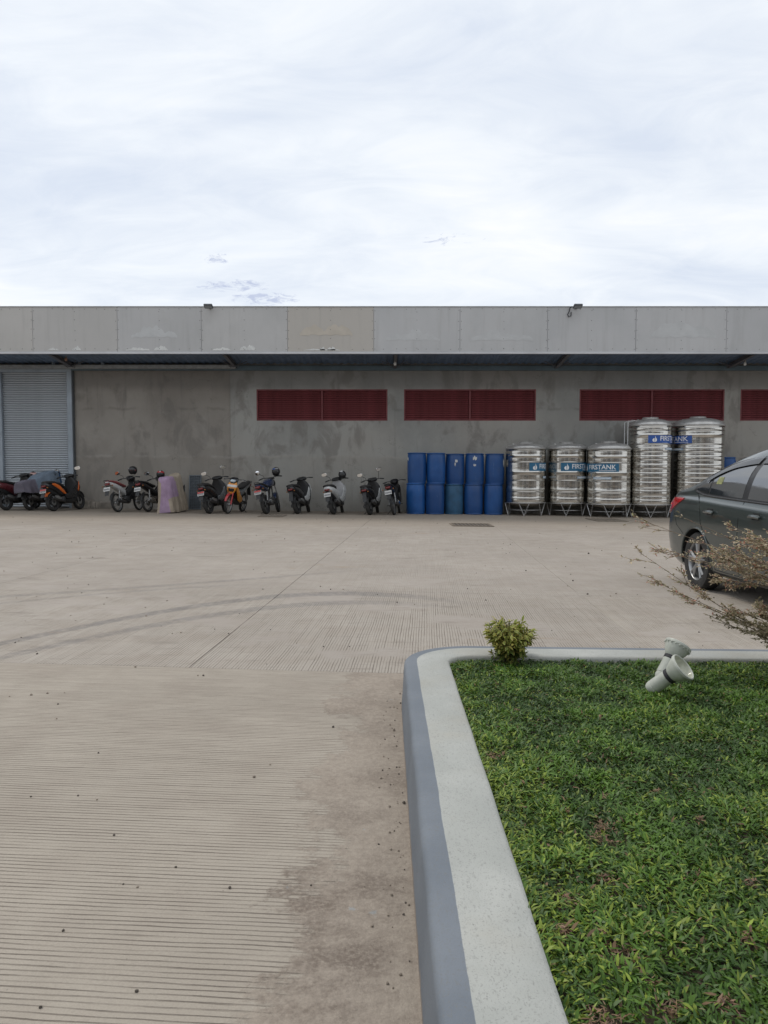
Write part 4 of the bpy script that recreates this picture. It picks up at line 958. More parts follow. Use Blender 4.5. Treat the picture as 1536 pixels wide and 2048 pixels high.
    for s in (-1, 1):
        MB().tube([(hb - .068, s * .36, hz - .034), (hb - .028, s * .235, hz - .004)], .019, 10, 0, S).build('grip', M_BLK, r)
        MB().tube([(hb + .01, s * .22, hz), (hb + .035, s * .30, hz - .02), (hb - .0, s * .36, hz - .04)], .007, 6, 0, S).build('lever', M_ALU, r)
    for k, s in enumerate((1, -1)):
        q = mirrors[k]
        if not q: continue
        top = Vector((hb - .02, s * (.36 if q == 1 else .24), hz + (.17 if q == 1 else .26))); root = Vector((hb, s * .19, hz + .01))
        m = MB().tube([root, root + Vector((0, s * .02, .07)), top], .007, 8, 0, S).build('mirror', M_BLK, r)
        C = S @ tr(*top) @ rz(R(-14 * s)) @ ry(R(-6)); hw, hh = (.068, .042) if not nk else (.052, .052)
        hw *= mscale; hh *= mscale
        MB().loft([ell(0.045, 0, .02, hw * .5, hh * .5, 2, 18), ell(.03, 0, .02, hw * .95, hh * .95, 2.2, 18), ell(-.002, 0, .02, hw * 1.06, hh * 1.08, 2.4, 18)], 0, True, True, C).build('mirror_shell', M_BLK, m)
        MB().loft([ell(-.004, 0, .02, hw, hh, 2.4, 18), ell(-.007, 0, .02, hw * .96, hh * .94, 2.4, 18)], 0, True, True, C).build('mirror_glass', M_CHR, m)
    # lamps, plate
    tz, tx = {'scooter': (.775, -.315), 'underbone': (.865, -.375), 'naked': (.83, -.41)}[style]
    lo(MB(), [(tx - .035, tz - .035, .03, .012), (tx - .02, tz - .03, .07, .032), (tx + .03, tz - .015, .085, .045)], None, 3).build('tail_light', M_TAIL, r)
    for s in (-1, 1):
        MB().tube([(tx + .05, s * .06, tz - .07), (tx + .03, s * .14, tz - .075)], .007, 6).build('indicator_stalk', M_BLK, r) if not sc else None
        MB().lathe(sphere_prof(.020, .028), 12, 0, tr(tx + .02, s * (.16 if not sc else .115), tz - .075) @ ry(R(90))).build('indicator', M_AMB, r)
    MB().loft([[(tx + .02, -.05, tz - .07), (tx + .02, .05, tz - .07), (tx + .05, .05, tz - .07), (tx + .05, -.05, tz - .07)], [(tx - .06, -.06, tz - .24), (tx - .06, .06, tz - .24), (tx - .045, .06, tz - .24), (tx - .045, -.06, tz - .24)], [(tx - .12, -.06, tz - .36), (tx - .12, .06, tz - .36), (tx - .11, .06, tz - .36), (tx - .11, -.06, tz - .36)]]).build('mudguard', M_BLK, r, 30)
    if plate:
        P = tr(tx - .052, 0, tz - .17) @ ry(R(22)); pl = MB().box((0, 0, 0), (.006, .205, .125), .002, P).build('number_plate', M_PLATE, r, 30)
        if plate == 'red': MB().box((-.004, 0, .036), (.003, .198, .048), 0, P).build('plate_band', M_PRED, pl, 0)
        zz = -.018 if plate == 'red' else -.005
        mk = MB()
        for k in range(6): mk.box((-.0045, -.075 + .03 * k, zz), (.003, .018, .05), 0, P)
        mk.build('plate_marking', M_PTXT, pl, 0)
    # headlight, stand, pegs
    if style != 'naked': lo(MB(), [(1.06 if sc else 1.07, 1.02 if sc else .985, .085, .035), (1.10 if sc else 1.115, 1.0 if sc else .97, .07, .03), (1.115 if sc else 1.125, 1.0 if sc else .965, .03, .015)], S, 3).build('headlight', M_CLEAR, r)
    else: MB().lathe([(0, .02), (.07, .01), (.085, -.01)], 18, 0, S @ tr(1.15, 0, .92) @ ry(R(90))).build('headlight', M_CLEAR, r)
    ln = math.tan(R(lean)); yy = .20
    MB().tube([(.42, .09, .26), (.40, .16, .14), (.36, yy + .05, (yy + .05) * ln + .012), (.30, yy + .06, (yy + .06) * ln + .012)], .011, 6).build('side_stand', M_BLK, r)
    for s in (-1, 1): MB().tube([(.40, s * .12, .30), (.40, s * .25, .30)], .012, 6).build('footpeg', M_BLK, r)
    if style == 'underbone' or nk: MB().tube([(-.34, .09, .90), (-.40, .07, .955), (-.40, -.07, .955), (-.34, -.09, .90)], .010, 6).build('grab_rail', M_BLK, r)
    tag(r, label, 'motorcycle', 'motorcycles parked in a row along the wall')
    return r
P_MAROON = paint('maroon', (.10, .018, .024)); P_ORANGE = paint('orange', (.62, .13, .018)); P_WHITE = paint('white', (.50, .51, .51)); P_SILV = paint('silver', (.36, .36, .365)); P_BLACK = paint('black', (.014, .014, .016)); P_GREY = paint('grey', (.15, .16, .165)); P_YEL = paint('amber', (.60, .24, .03)); P_RED = paint('red', (.38, .03, .035)); P_NAVY = paint('navy', (.02, .03, .07)); P_RSEAT = plain('red_seat', (.22, .05, .05), .6)
B1 = bike(14, 1021, 14, 'scooter', P_MAROON, P_MAROON, 'maroon scooter cut off by the left edge of the photo', 9, 4, (0, 0))
B2 = bike(62, 1021, 13, 'scooter', P_GREY, P_GREY, 'scooter half hidden under a blue-grey cloth before the roller shutter', 8, 4, (0, 0), 'white')
B3 = bike(108, 1022.5, 13, 'scooter', P_BLACK, P_ORANGE, 'black and orange scooter in front of the roller shutter', 8, 2, (1, 1))
B4 = bike(237, 1024.5, 11, 'underbone', P_BLACK, P_BLACK, 'motorcycle with white tail and red seat, first right of the shutter', 9, 4, (1, 0), 'white', seat=P_RSEAT, tail=P_WHITE)
B5 = bike(297, 1024, 12, 'underbone', P_BLACK, P_BLACK, 'black motorcycle with muddy engine and a red helmet on its front', 9, 4, (1, 0), 'white', rear_grey=True)
B6 = bike(342, 1025, 2, 'underbone', P_BLACK, P_BLACK, 'motorcycle almost hidden under the purple and beige cover', 4, 0, (0, 0), None)
B7 = bike(420, 1027.5, 11, 'scooter', P_BLACK, P_BLACK, 'black scooter with grey side panel, right of the covered motorcycle', 11, 14, (1, 2), shield=P_GREY)
B8 = bike(484, 1023.5, 189, 'underbone', P_BLACK, P_RED, 'orange, white and red motorcycle facing the yard', 7, 0, (0, 0), None, rot=1, shield=P_YEL, tail=P_GREY)
B9 = bike(534, 1028.5, 9, 'naked', P_NAVY, P_BLACK, 'dark blue street motorcycle with a blue helmet on its handlebar', 11, 10, (1, 0))
B10 = bike(597, 1028, 11, 'scooter', P_BLACK, P_BLACK, 'black scooter with white side panel and no mirrors or plate', 12, 14, (0, 0), None, shield=P_WHITE)
B11 = bike(668, 1029, 11, 'scooter', P_WHITE, P_WHITE, 'large white scooter with a helmet resting on its handlebar', 10, 14, (1, 0), 'white', inner=P_SILV)
B12 = bike(741, 1030, 12, 'scooter', P_BLACK, P_BLACK, 'black scooter with white side panels and a tall right mirror', 10, 14, (1, 2), None, shield=P_WHITE)
B13 = bike(789, 1030, 10, 'underbone', P_BLACK, P_BLACK, 'small black motorcycle right beside the blue drums', 10, 10, (0, 0), 'white')
for s_ in (-1, 1):
    lo(MB(), [(-.12, .80, .006, .02), (.0, .77, .020, .05), (.2, .68, .026, .075), (.38, .55, .022, .06), (.48, .47, .006, .02)], None, 2.2, s_ * .165).build('orange_panel', P_ORANGE, B3)
    lo(MB(), [(.98, .60, .006, .04), (1.04, .70, .014, .08), (1.06, .82, .010, .05)], None, 2.2, s_ * .225).build('orange_panel', P_ORANGE, B3)
    lo(MB(), [(.90, 1.085, .02, .012), (.96, 1.085, .04, .018), (1.03, 1.06, .03, .012)], None, 2.2, s_ * .09).build('orange_panel', P_ORANGE, B3)
arcband(MB(), 0, .275, .275 + .05, R(70), R(150), .07, .01).build('orange_fender', P_ORANGE, B3)
for o in [o for o in B6.children if o.name.split('.')[0] in ('handlebar', 'grip', 'lever', 'grab_rail', 'footpeg', 'side_stand', 'mudguard', 'indicator', 'indicator_stalk', 'tail_light', 'handle_cowl', 'headlight', 'front_panel')]: bpy.data.objects.remove(o)
# white bands on the bike that faces the yard
MB().loft([ellz(z, x + .006, 0, hd, hw) for z, x, hd, hw in ((.80, 1.096, .055, .150), (.83, 1.088, .055, .154), (.865, 1.076, .053, .151))]).build('front_stripe', P_WHITE, B8)
MB().loft([ellz(z, x + .012, 0, hd, hw) for z, x, hd, hw in ((.66, 1.105, .04, .07), (.71, 1.112, .05, .105), (.76, 1.102, .05, .115))]).build('front_intake', M_BLKG, B8)

# ------------------------------------------------------------------ helmets hung on the bikes
def helmet(b, loc, col, acc, label, yaw=0, tilt=0, s=1.0):
    bpy.context.view_layer.update(); w = b.matrix_world @ Vector(loc)
    r = empty('helmet', w, (R(tilt), 0, R(yaw))); k = .125 * s
    st = [(-1.0, .62, .70), (-.8, .80, .90), (-.4, .96, 1.06), (0, 1.0, 1.12), (.4, .93, 1.04), (.7, .74, .84), (.9, .46, .55), (1.0, .12, .15)]
    MB().loft([ellz(z * k, 0, 0, hx_ * k, hy_ * k, 2.1, 22) for z, hx_, hy_ in st]).build('shell', col, r, 50)
    def cap(nm, mat, a0, a1, z0, z1, off):
        n, m = 10, 5; vs = []; f = pchip([q[0] for q in st], [q[1] for q in st]); g = pchip([q[0] for q in st], [q[2] for q in st])
        for i in range(n + 1):
            for j in range(m + 1):
                a = a0 + (a1 - a0) * i / n; z = z0 + (z1 - z0) * j / m; vs.append((math.sin(a) * f(z) * k * off, -math.cos(a) * g(z) * k * off, z * k))
        MB().add(vs, [(i * (m + 1) + j, (i + 1) * (m + 1) + j, (i + 1) * (m + 1) + j + 1, i * (m + 1) + j + 1) for i in range(n) for j in range(m)]).build(nm, mat, r, 60, False)
    cap('visor', M_BLKG, R(-75), R(75), -.45, .25, 1.03)
    for q, (m_, a0, a1, z0, z1) in enumerate(acc): cap('graphic', m_, R(a0), R(a1), z0, z1, 1.02)
    MB().tube([(-.6 * k, .1 * k, -.9 * k), (-.3 * k, .05 * k, -1.25 * k), (.3 * k, .05 * k, -1.25 * k), (.6 * k, .1 * k, -.9 * k)], .006, 6).build('strap', M_BLK, r)
    tag(r, label, 'helmet')
P_PINK = paint('pinkish', (.42, .26, .24)); P_HRED = paint('helmet_red', (.45, .04, .045)); P_HBLUE = paint('helmet_blue', (.03, .09, .30))
helmet(B2, (.72, .30, 1.10), P_BLACK, [(P_PINK, -70, 60, .3, .85), (P_PINK, 20, 80, -.9, -.4), (P_PINK, -80, -30, -.1, .3)], 'pinkish patterned helmet beside the blue-grey cloth', 25, 10)
helmet(B4, (.93, -.16, 1.24), P_BLACK, [(P_HRED, 5, 35, -.4, .1), (P_SILV, -60, -20, .3, .6), (P_HRED, 60, 80, -.2, .1)], 'black helmet with red marks hung on the white-tailed motorcycle', -20, 0)
helmet(B5, (.95, -.08, 1.13), P_BLACK, [(P_HRED, -80, 80, .05, .62), (P_SILV, 0, 25, .45, .85)], 'red and black helmet on the motorcycle left of the purple cover', -10, -12)
helmet(B9, (.92, -.24, 1.24), P_BLACK, [(P_HBLUE, -80, -15, -.2, .6), (P_SILV, -20, 40, .35, .5)], 'black helmet with blue graphic hung on the street motorcycle', 10, -15)
helmet(B11, (.90, -.24, 1.17), P_BLACK, [(P_WHITE, -40, 15, .35, .8), (P_SILV, -70, 70, -.3, -.1)], 'black helmet with white patch on the large white scooter', -10, -18, .95)

# ------------------------------------------------------------------ cloths
def cloth_mat(name, col):
    t = NT(name); n = t.noise(t.obj, 6, 5, .6); f = t.noise(t.map(t.obj, (9, 9, 2.2)), 1, 4, .55, .6)
    c = t.mix(t.rng(n, .3, .7), tuple(v * .86 for v in col), tuple(v * 1.1 for v in col))
    return t.fin(c, .8, 0, t.bump(f, .55, .05), .2)
M_BEIGE = cloth_mat('beige_cover_cloth', (.36, .305, .24)); M_PURP = cloth_mat('purple_cover_cloth', (.35, .25, .355)); M_BGREY = cloth_mat('blue_grey_cloth', (.155, .195, .245)); M_PGREY = cloth_mat('purple_grey_cloth', (.135, .125, .155)); M_BLUEC = cloth_mat('blue_cloth', (.03, .075, .17))
def drape(name, b, st, mats, pick, label, fold=.02, seed=1, n=30, sub=7):
    """cloth hung over a bike: stations (x, top z, top half width, hem half width, hem z)"""
    rg = random.Random(seed); xs = [s[0] for s in st]; fn = [pchip(xs, [s[k] for s in st]) for k in range(1, 5)]
    X = np.linspace(xs[0], xs[-1], (len(st) - 1) * sub + 1); rings = []
    ph = [rg.uniform(0, 6) for _ in range(6)]
    for x in X:
        zt, wt, wh, zh = (f(x) for f in fn); ring = []
        for k in range(n + 1):
            u = k / n * 2 - 1; s = math.copysign(1, u); v = abs(u)
            if v < .38: y = s * wt * v / .38; z = zt - .02 * (v / .38) ** 3 - .012 * math.sin(PI * v / .38)
            else:
                q = (v - .38) / .62; y = s * (wt + (wh - wt) * q ** .8); z = zt - .02 + (zh - zt + .02) * q
                y += s * fold * q * (math.sin(x * 17 + ph[0] + 2.0 * q) + .6 * math.sin(x * 31 + ph[1] - 3 * q)); z += .012 * q * math.sin(x * 23 + ph[2])
            xx = x + fold * .7 * math.sin(z * 9 + ph[3] + u * 4) * (1 if v > .2 else .3)
            ring.append((xx, y, z))
        rings.append(ring)
    mb = MB(); m = n + 1; vs = [p for r_ in rings for p in r_]
    for i in range(len(rings) - 1):
        for k in range(n): mb.f.append((i * m + k, i * m + k + 1, (i + 1) * m + k + 1, (i + 1) * m + k)); mb.m.append(pick(X[i], k / n * 2 - 1))
    # gathered ends
    mb.v = vs
    for e, sg in ((0, -1), (len(rings) - 1, 1)):
        o = len(mb.v); ring = rings[e]; half = n // 2
        for k in range(half):
            mb.f.append((e * m + k, e * m + k + 1, e * m + n - k - 1, e * m + n - k)); mb.m.append(pick(X[e], 0))
    root = mb.build(name, mats, None, 70); root.location = b.location; root.rotation_euler = b.rotation_euler
    tag(root, label, 'cover'); return root
drape('motorcycle_cover', B6, [(-.52, .92, .04, .14, .02), (-.49, 1.0, .10, .20, .02), (-.42, 1.06, .15, .24, .015), (-.1, 1.09, .19, .27, .015), (.3, 1.08, .19, .28, .015), (.6, 1.14, .19, .27, .02), (.80, 1.20, .09, .25, .03), (.98, 1.13, .07, .22, .10), (1.10, .98, .05, .17, .25)], [M_BEIGE, M_PURP],
      lambda x, u: 1 if (abs(u) < .80 and x < .05 + .16 * math.sin(u * 5) and not (u > .35 and x < -.3)) else 0, 'purple and beige cloth cover draped over a whole motorcycle', .026, 4)
drape('blue_grey_cloth', B2, [(-.40, .86, .12, .20, .56), (-.2, .92, .17, .23, .50), (.15, .95, .19, .26, .50), (.45, 1.06, .24, .30, .60), (.75, 1.17, .34, .36, .72), (1.0, 1.21, .38, .40, .74), (1.15, 1.14, .34, .38, .78)], [M_BGREY, M_PGREY, M_BLUEC],
      lambda x, u: 1 if x < .12 else (2 if x > .98 else 0), 'blue-grey cloth thrown over a scooter in front of the shutter', .016, 9)
# wire panel leaning on the wall behind the covered bike
def panel():
    a, b = at(384, 1022, YW - .12), at(399, 1022, YW - .12); g = gz(a.x); w = b.x - a.x + .12; h = 1.12
    r = empty('wire_panel', ((a.x + b.x) / 2, YW - .26, g), (R(-8), 0, 0)); m = plain('panel_blue_grey', (.12, .14, .16), .6, .1)
    fr = MB()
    for s in (-1, 1): fr.box((s * w / 2, 0, h / 2), (.03, .03, h), .004)
    for z in (.03, h - .015): fr.box((0, 0.001, z), (w - .03, .028, .03), .004)
    fr.build('frame', m, r, 30)
    MB().box((0, .02, h / 2), (w - .02, .012, h - .04)).build('sheet', plain('panel_sheet', (.075, .085, .095), .7), r, 0)
    hm = MB().tube([(-w / 2, 0, 0), (w / 2, 0, 0)], .006, 6).mesh('wire', m, 40); vm = MB().tube([(0, 0, .02), (0, 0, h - .02)], .006, 6).mesh('wire', m, 40)
    for k in range(1, 12): link('wire', hm, r, (0, -.004, k * h / 12))
    for k in range(1, 5): link('wire', vm, r, (-w / 2 + k * w / 5, .004, 0))
    tag(r, 'blue-grey wire mesh panel leaning on the wall beside the purple cover', 'panel')
panel()

# ================================================================== THE CAR
def car_paint():
    t = NT('car_paint_grey'); c = t.mix(t.rng(t.noise(t.obj, 1.3, 4), .3, .7), (.032, .045, .043), (.040, .054, .052))
    du = t.m('MULTIPLY', t.rng(t.sep(t.obj)[2], .18, .62, 1, 0), t.rng(t.noise(t.obj, 9, 5, .65), .35, .7)); c = t.mix(t.m('MULTIPLY', du, .35), c, (.20, .185, .165))
    t.fin(c, .33, .35, None, .5); t.b.inputs['Coat Weight'].default_value = .9; t.b.inputs['Coat Roughness'].default_value = .03
    return t.mat
M_CAR = car_paint(); M_GLASS = plain('tinted_glass', (.02, .023, .025), .02, 0, .1, 2, spec=1.0); M_GLASS.node_tree.nodes['Principled BSDF'].inputs['IOR'].default_value = 2.1; M_TRIM = plain('window_trim', (.014, .014, .015), .35); M_GAP = plain('panel_gap', (.008, .009, .009), .8); M_LAMP = plain('rear_lamp_red', (.36, .018, .022), .12, 0, .2, 10, coat=.8); M_VIS = plain('rain_visor', (.03, .032, .034), .12)
def car():
    ztf = pchip([0, .06, .16, .40, .62, .95, 1.35, 1.75, 2.15, 2.5, 2.9, 3.25, 3.6, 4.0, 4.25, 4.36, 4.42], [.80, .96, 1.02, 1.065, 1.12, 1.285, 1.425, 1.485, 1.49, 1.45, 1.26, 1.06, .985, .90, .78, .66, .56])
    wf = pchip([0, .04, .14, .34, .7, 2.2, 3.5, 4.0, 4.25, 4.42], [.68, .765, .815, .845, .858, .865, .85, .79, .68, .48]); zbf = pchip([0, .25, .6, 3.8, 4.42], [.34, .24, .19, .19, .26])
    beltf = pchip([0, .3, .9, 1.6, 2.6, 3.2, 3.6, 4.42], [.93, .985, .985, .965, .93, .91, .88, .5])
    def section(x):
        W_, zt, zb = wf(x), ztf(x), zbf(x); bl_ = min(beltf(x), zt - .045); hg = zt - bl_
        P = [(0, zb), (.80 * W_, zb), (.955 * W_, zb + .05), (.985 * W_, zb + .16), (1.0 * W_, .56 if zt > .75 else (zb + zt) / 2), (.997 * W_, max(bl_ - .16, zb + .2)), (.975 * W_, bl_ - .05), (.935 * W_, bl_), (.935 * W_ - .36 * hg * .5, bl_ + hg * .5), (.935 * W_ - .47 * hg - .04, bl_ + hg * .88), (.45 * W_, zt - .006), (0, zt)]
        out = []
        for i in range(len(P) - 1):
            p0, p1, p2, p3 = P[max(i - 1, 0)], P[i], P[i + 1], P[min(i + 2, len(P) - 1)]
            for k in range(4):
                t = k / 4; q = []
                for d in (0, 1): q.append(.5 * (2 * p1[d] + (p2[d] - p0[d]) * t + (2 * p0[d] - 5 * p1[d] + 4 * p2[d] - p3[d]) * t * t + (3 * p1[d] - p0[d] - 3 * p2[d] + p3[d]) * t ** 3))
                out.append((max(q[0], 0), q[1]))
        out.append(P[-1]); return out
    def shx(x, z): return x + (max(0, z - .55) * .20 + max(0, .42 - z) * .25) * max(0, 1 - x / .55) if x < .55 else x
    def side_y(x, z):
        s = section(x); zs = np.array([p[1] for p in s[4:]]); ys = np.array([p[0] for p in s[4:]]); return float(np.interp(z, zs, ys))
    # origin on the ground under the middle; x = 0 is the rear bumper
    P0 = ground(1400, 1177); ax = .93; root_s = (1.02, 1.02, 1.07); wy = .845
    rotz = R(-90 + 2.5); root = empty('parked_car', (0, 0, 0), (0, 0, rotz)); fw = Vector((math.cos(rotz), math.sin(rotz), 0)); lf = Vector((-fw.y, fw.x, 0))
    tyre_c = Vector((P0.x, P0.y, 0)) ; org = tyre_c + lf * .80 - fw * ax; root.location = (org.x, org.y, gz(org.x + .1)); root.scale = root_s
    X = sorted(set([round(v, 4) for v in list(np.linspace(0, .5, 13)) + list(np.linspace(.5, 4.42, 62))])); rings = []
    for x in X:
        s = section(x); full = [(shx(x, z), -y, z) for y, z in s] + [(shx(x, z), y, z) for y, z in s[-2:0:-1]]; rings.append(full)
    body = MB().loft(rings).build('body', [M_CAR, M_GAP], root, 38)
    for xw in (ax, ax + 2.6):
        for s in (-1, 1):
            c = MB().lathe([(0, -.20), (.345, -.20), (.345, .40), (0, .40)], 48, 0, tr(xw, s * .80, .305) @ rx(R(-90 * s))).mesh('cut', M_GAP, 0, True); co = bpy.data.objects.new('cut', c); COL.objects.link(co); co.parent = root
            md = body.modifiers.new('arch', 'BOOLEAN'); md.operation = 'DIFFERENCE'; md.object = co; md.solver = 'EXACT'; md.material_mode = 'TRANSFER'
    bpy.context.view_layer.update(); dg = bpy.context.evaluated_depsgraph_get(); nm = bpy.data.meshes.new_from_object(body.evaluated_get(dg)); body.modifiers.clear(); body.data = nm
    nm.polygons.foreach_set('use_smooth', [True] * len(nm.polygons)); nm.set_sharp_from_angle(angle=R(38))
    for o in [o for o in COL.objects if o.name.startswith('cut')]: bpy.data.objects.remove(o)
    def skin(name, mat, x0, x1, f0, f1, off, s, parent=root, nx=24, nz=8, t=.006):
        vs = []
        for dd in (off, off - t):
            for i in range(nx + 1):
                x = x0 + (x1 - x0) * i / nx; a, b = f0(x), f1(x)
                for j in range(nz + 1): z = a + (b - a) * j / nz; vs.append((shx(x, z), s * (side_y(x, z) + dd), z))
        m = nz + 1; L = (nx + 1) * m; fs = []
        for i in range(nx):
            for j in range(nz): q = i * m + j; fs += [(q, q + m, q + m + 1, q + 1), (L + q, L + q + 1, L + q + m + 1, L + q + m)]
        for i in range(nx): fs += [(i * m, L + i * m, L + (i + 1) * m, (i + 1) * m), (i * m + nz, (i + 1) * m + nz, L + (i + 1) * m + nz, L + i * m + nz)]
        for j in range(nz): fs += [(j, j + 1, L + j + 1, L + j), (nx * m + j, L + nx * m + j, L + nx * m + j + 1, nx * m + j + 1)]
        return MB().add(vs, fs).build(name, mat, parent, 50)
    def line(name, mat, pts, r, off, s, parent=root): return MB().tube([(shx(x, z), s * (side_y(x, z) + off), z) for x, z in pts], r, 6).build(name, mat, parent)
    # daylight opening: low edge follows the belt, upper edge follows the roof
    lowf = pchip([.78, 1.0, 1.6, 2.4, 3.05], [1.065, 1.025, 1.00, .975, .965]); topf = pchip([.78, .95, 1.2, 1.5, 1.9, 2.25, 2.6, 3.05], [1.068, 1.165, 1.275, 1.345, 1.375, 1.365, 1.27, .97])
    for s in (-1, 1):
        skin('window_surround', M_TRIM, .74, 3.06, lambda x: lowf(x) - .022, lambda x: max(topf(x) + .022, lowf(x) - .02), .004, s, nx=50)
        for a, b in ((.80, 1.085), (1.115, 1.80), (1.90, 2.98)):
            skin('side_window', M_GLASS, a, b, lowf, lambda x: max(topf(x), lowf(x) + .001), .007, s)
        skin('rain_visor', M_VIS, 1.0, 1.82, lambda x: topf(x) - .055, lambda x: topf(x) + .018, .022, s, nz=3); skin('rain_visor', M_VIS, 1.88, 2.7, lambda x: topf(x) - .055, lambda x: topf(x) + .018, .022, s, nz=3)
        line('belt_moulding', M_TRIM, [(x, lowf(x) - .02) for x in np.linspace(.8, 3.0, 24)], .010, .004, s)
        # door shut lines
        line('door_seam', M_GAP, [(.86, 1.00), (.97, .93), (1.02, .84), (1.04, .72), (1.13, .60), (1.28, .50), (1.34, .38), (1.36, .27)], .0045, .0, s)
        line('door_seam', M_GAP, [(1.85, .97), (1.84, .8), (1.83, .6), (1.84, .4), (1.85, .27)], .0045, .0, s)
        line('door_seam', M_GAP, [(2.98, .93), (2.98, .7), (2.93, .45), (2.90, .27)], .0045, .0, s)
        line('door_seam', M_GAP, [(1.36, .265), (2.2, .255), (2.9, .265)], .0045, .0, s)
        line('bumper_seam', M_GAP, [(.34, .78), (.42, .66), (.56, .60), (.62, .57)], .004, .0, s)
        for hx_ in (1.16, 2.06):
            hd = line('door_handle', M_CAR, [(hx_, .835), (hx_ + .03, .842), (hx_ + .12, .842), (hx_ + .17, .838), (hx_ + .20, .832)], [.010, .017, .019, .019, .012], .026, s)
            skin('handle_cup', M_GAP, hx_ + .03, hx_ + .15, lambda x: .81, lambda x: .872, .003, s, nx=6, nz=3, t=.004, parent=hd)
        skin('tail_lamp', M_LAMP, .015, .56, lambda x: .775 + .36 * max(0, x - .10), lambda x: .962, .012, s, nx=18, t=.035)
        skin('lamp_core', plain('lamp_core', (.55, .10, .09), .1), .10, .22, lambda x: .875, lambda x: .90, .016, s, nx=5, nz=2, t=.01)
        arch = MB().tube([(ax + .355 * math.cos(a), s * (side_y(ax + .35 * math.cos(a), .305 + .35 * math.sin(a)) + .001), .305 + .355 * math.sin(a)) for a in np.linspace(R(-8), R(188), 30)], .012, 6); arch.build('arch_lip', M_CAR, root)
        skin('sill', M_TRIM, 1.32, 3.12, lambda x: .195, lambda x: .235, .004, s, nz=2)
        mir = lo(MB(), [(2.80, 1.02, .05, .05), (2.84, 1.03, .09, .075), (2.92, 1.03, .085, .07), (2.98, 1.02, .04, .035)], None, 2.6, s * .98); mir.tube([(2.86, s * .84, .975), (2.88, s * .92, .99)], .025, 8); mir.build('door_mirror', M_CAR, root)
    # glass front and rear, laid on the roof surface
    def deck(name, mat, xa, xb, wfun, off):
        vs = []; n, m = 14, 12
        for dd in (off, off - .006):
            for i in range(n + 1):
                x = xa + (xb - xa) * i / n; sec = section(x); zs = [p[1] for p in sec[28:]]; ys = [p[0] for p in sec[28:]]
                for j in range(m + 1): y = wfun(x) * (2 * j / m - 1); vs.append((x, y, float(np.interp(-abs(y), [-q for q in ys], zs)) + dd))
        q = m + 1; L = (n + 1) * q; fs = [(i * q + j, i * q + j + 1, (i + 1) * q + j + 1, (i + 1) * q + j) for i in range(n) for j in range(m)]
        MB().add(vs[:L], fs).build(name, mat, root, 50)
    deck('rear_window', M_GLASS, .60, 1.28, lambda x: .58 - .10 * (x - .6), .006); deck('windscreen', M_GLASS, 2.55, 3.18, lambda x: .55 + .10 * (x - 2.55), .006)
    for s in (-1, 1): lo(MB(), [(4.02, .70, .02, .03), (4.14, .70, .05, .05), (4.30, .66, .07, .045)], None, 2.4, s * .62).build('headlamp', M_CLEAR, root)
    MB().box((.05, 0, .70), (.02, .46, .13), .004).build('rear_plate', M_PLATE, root, 30); MB().box((4.40, 0, .45), (.05, .8, .12), .01).build('grille', M_GAP, root, 30)
    MB().box((-.004, 0, .40), (.03, 1.1, .10), .01).build('rear_valance', M_TRIM, root, 30)
    # paper behind the rear door glass
    st = skin('window_sticker', plain('yellow_green_sticker', (.23, .24, .085), .3, 0, .4, 30), 1.20, 1.32, lambda x: 1.12, lambda x: 1.19, .0095, -1, nx=5, nz=2, t=.002)
    # wheels
    for xw in (ax, ax + 2.6):
        for s in (-1, 1):
            M = tr(xw, s * .755, .305) @ rx(R(90)) @ (Matrix.Identity(4) if s < 0 else rx(R(180)))     # local +z points outward
            tp = [(.19, -.085), (.25, -.096), (.29, -.090), (.303, -.07), (.305, 0), (.303, .07), (.29, .090), (.25, .096), (.205, .088), (.195, .075)]
            wl = MB().lathe(tp, 40, 0, M).build('rear_wheel' if xw == ax else 'front_wheel', M_TYRE, root, 40)
            rm = MB().lathe([(.20, .085), (.195, .078), (.186, .05), (.18, -.05), (.19, -.08)], 40, 0, M)
            for k in range(5):
                a = 2 * PI * k / 5 + .3
                for d in (-.17, .17): rm.tube([(.04 * math.cos(a), .04 * math.sin(a), .062), (.11 * math.cos(a + d * .6), .11 * math.sin(a + d * .6), .070), (.190 * math.cos(a + d), .190 * math.sin(a + d), .072)], [.020, .016, .015], 8, 0, M)
            rm.lathe([(0, .078), (.03, .078), (.045, .07), (.05, .04)], 20, 0, M); rm.build('rim', plain('alloy_rim', (.36, .365, .37), .35, .7, .15, 8), wl, 40)
            MB().lathe([(.13, .0), (.13, .012), (.03, .012)], 24, 0, M).build('brake_disc', M_DALU, wl)
    tag(root, 'dark grey-green sedan parked at the right edge, rear wheel in view', 'car')
    return root
CAR = car()

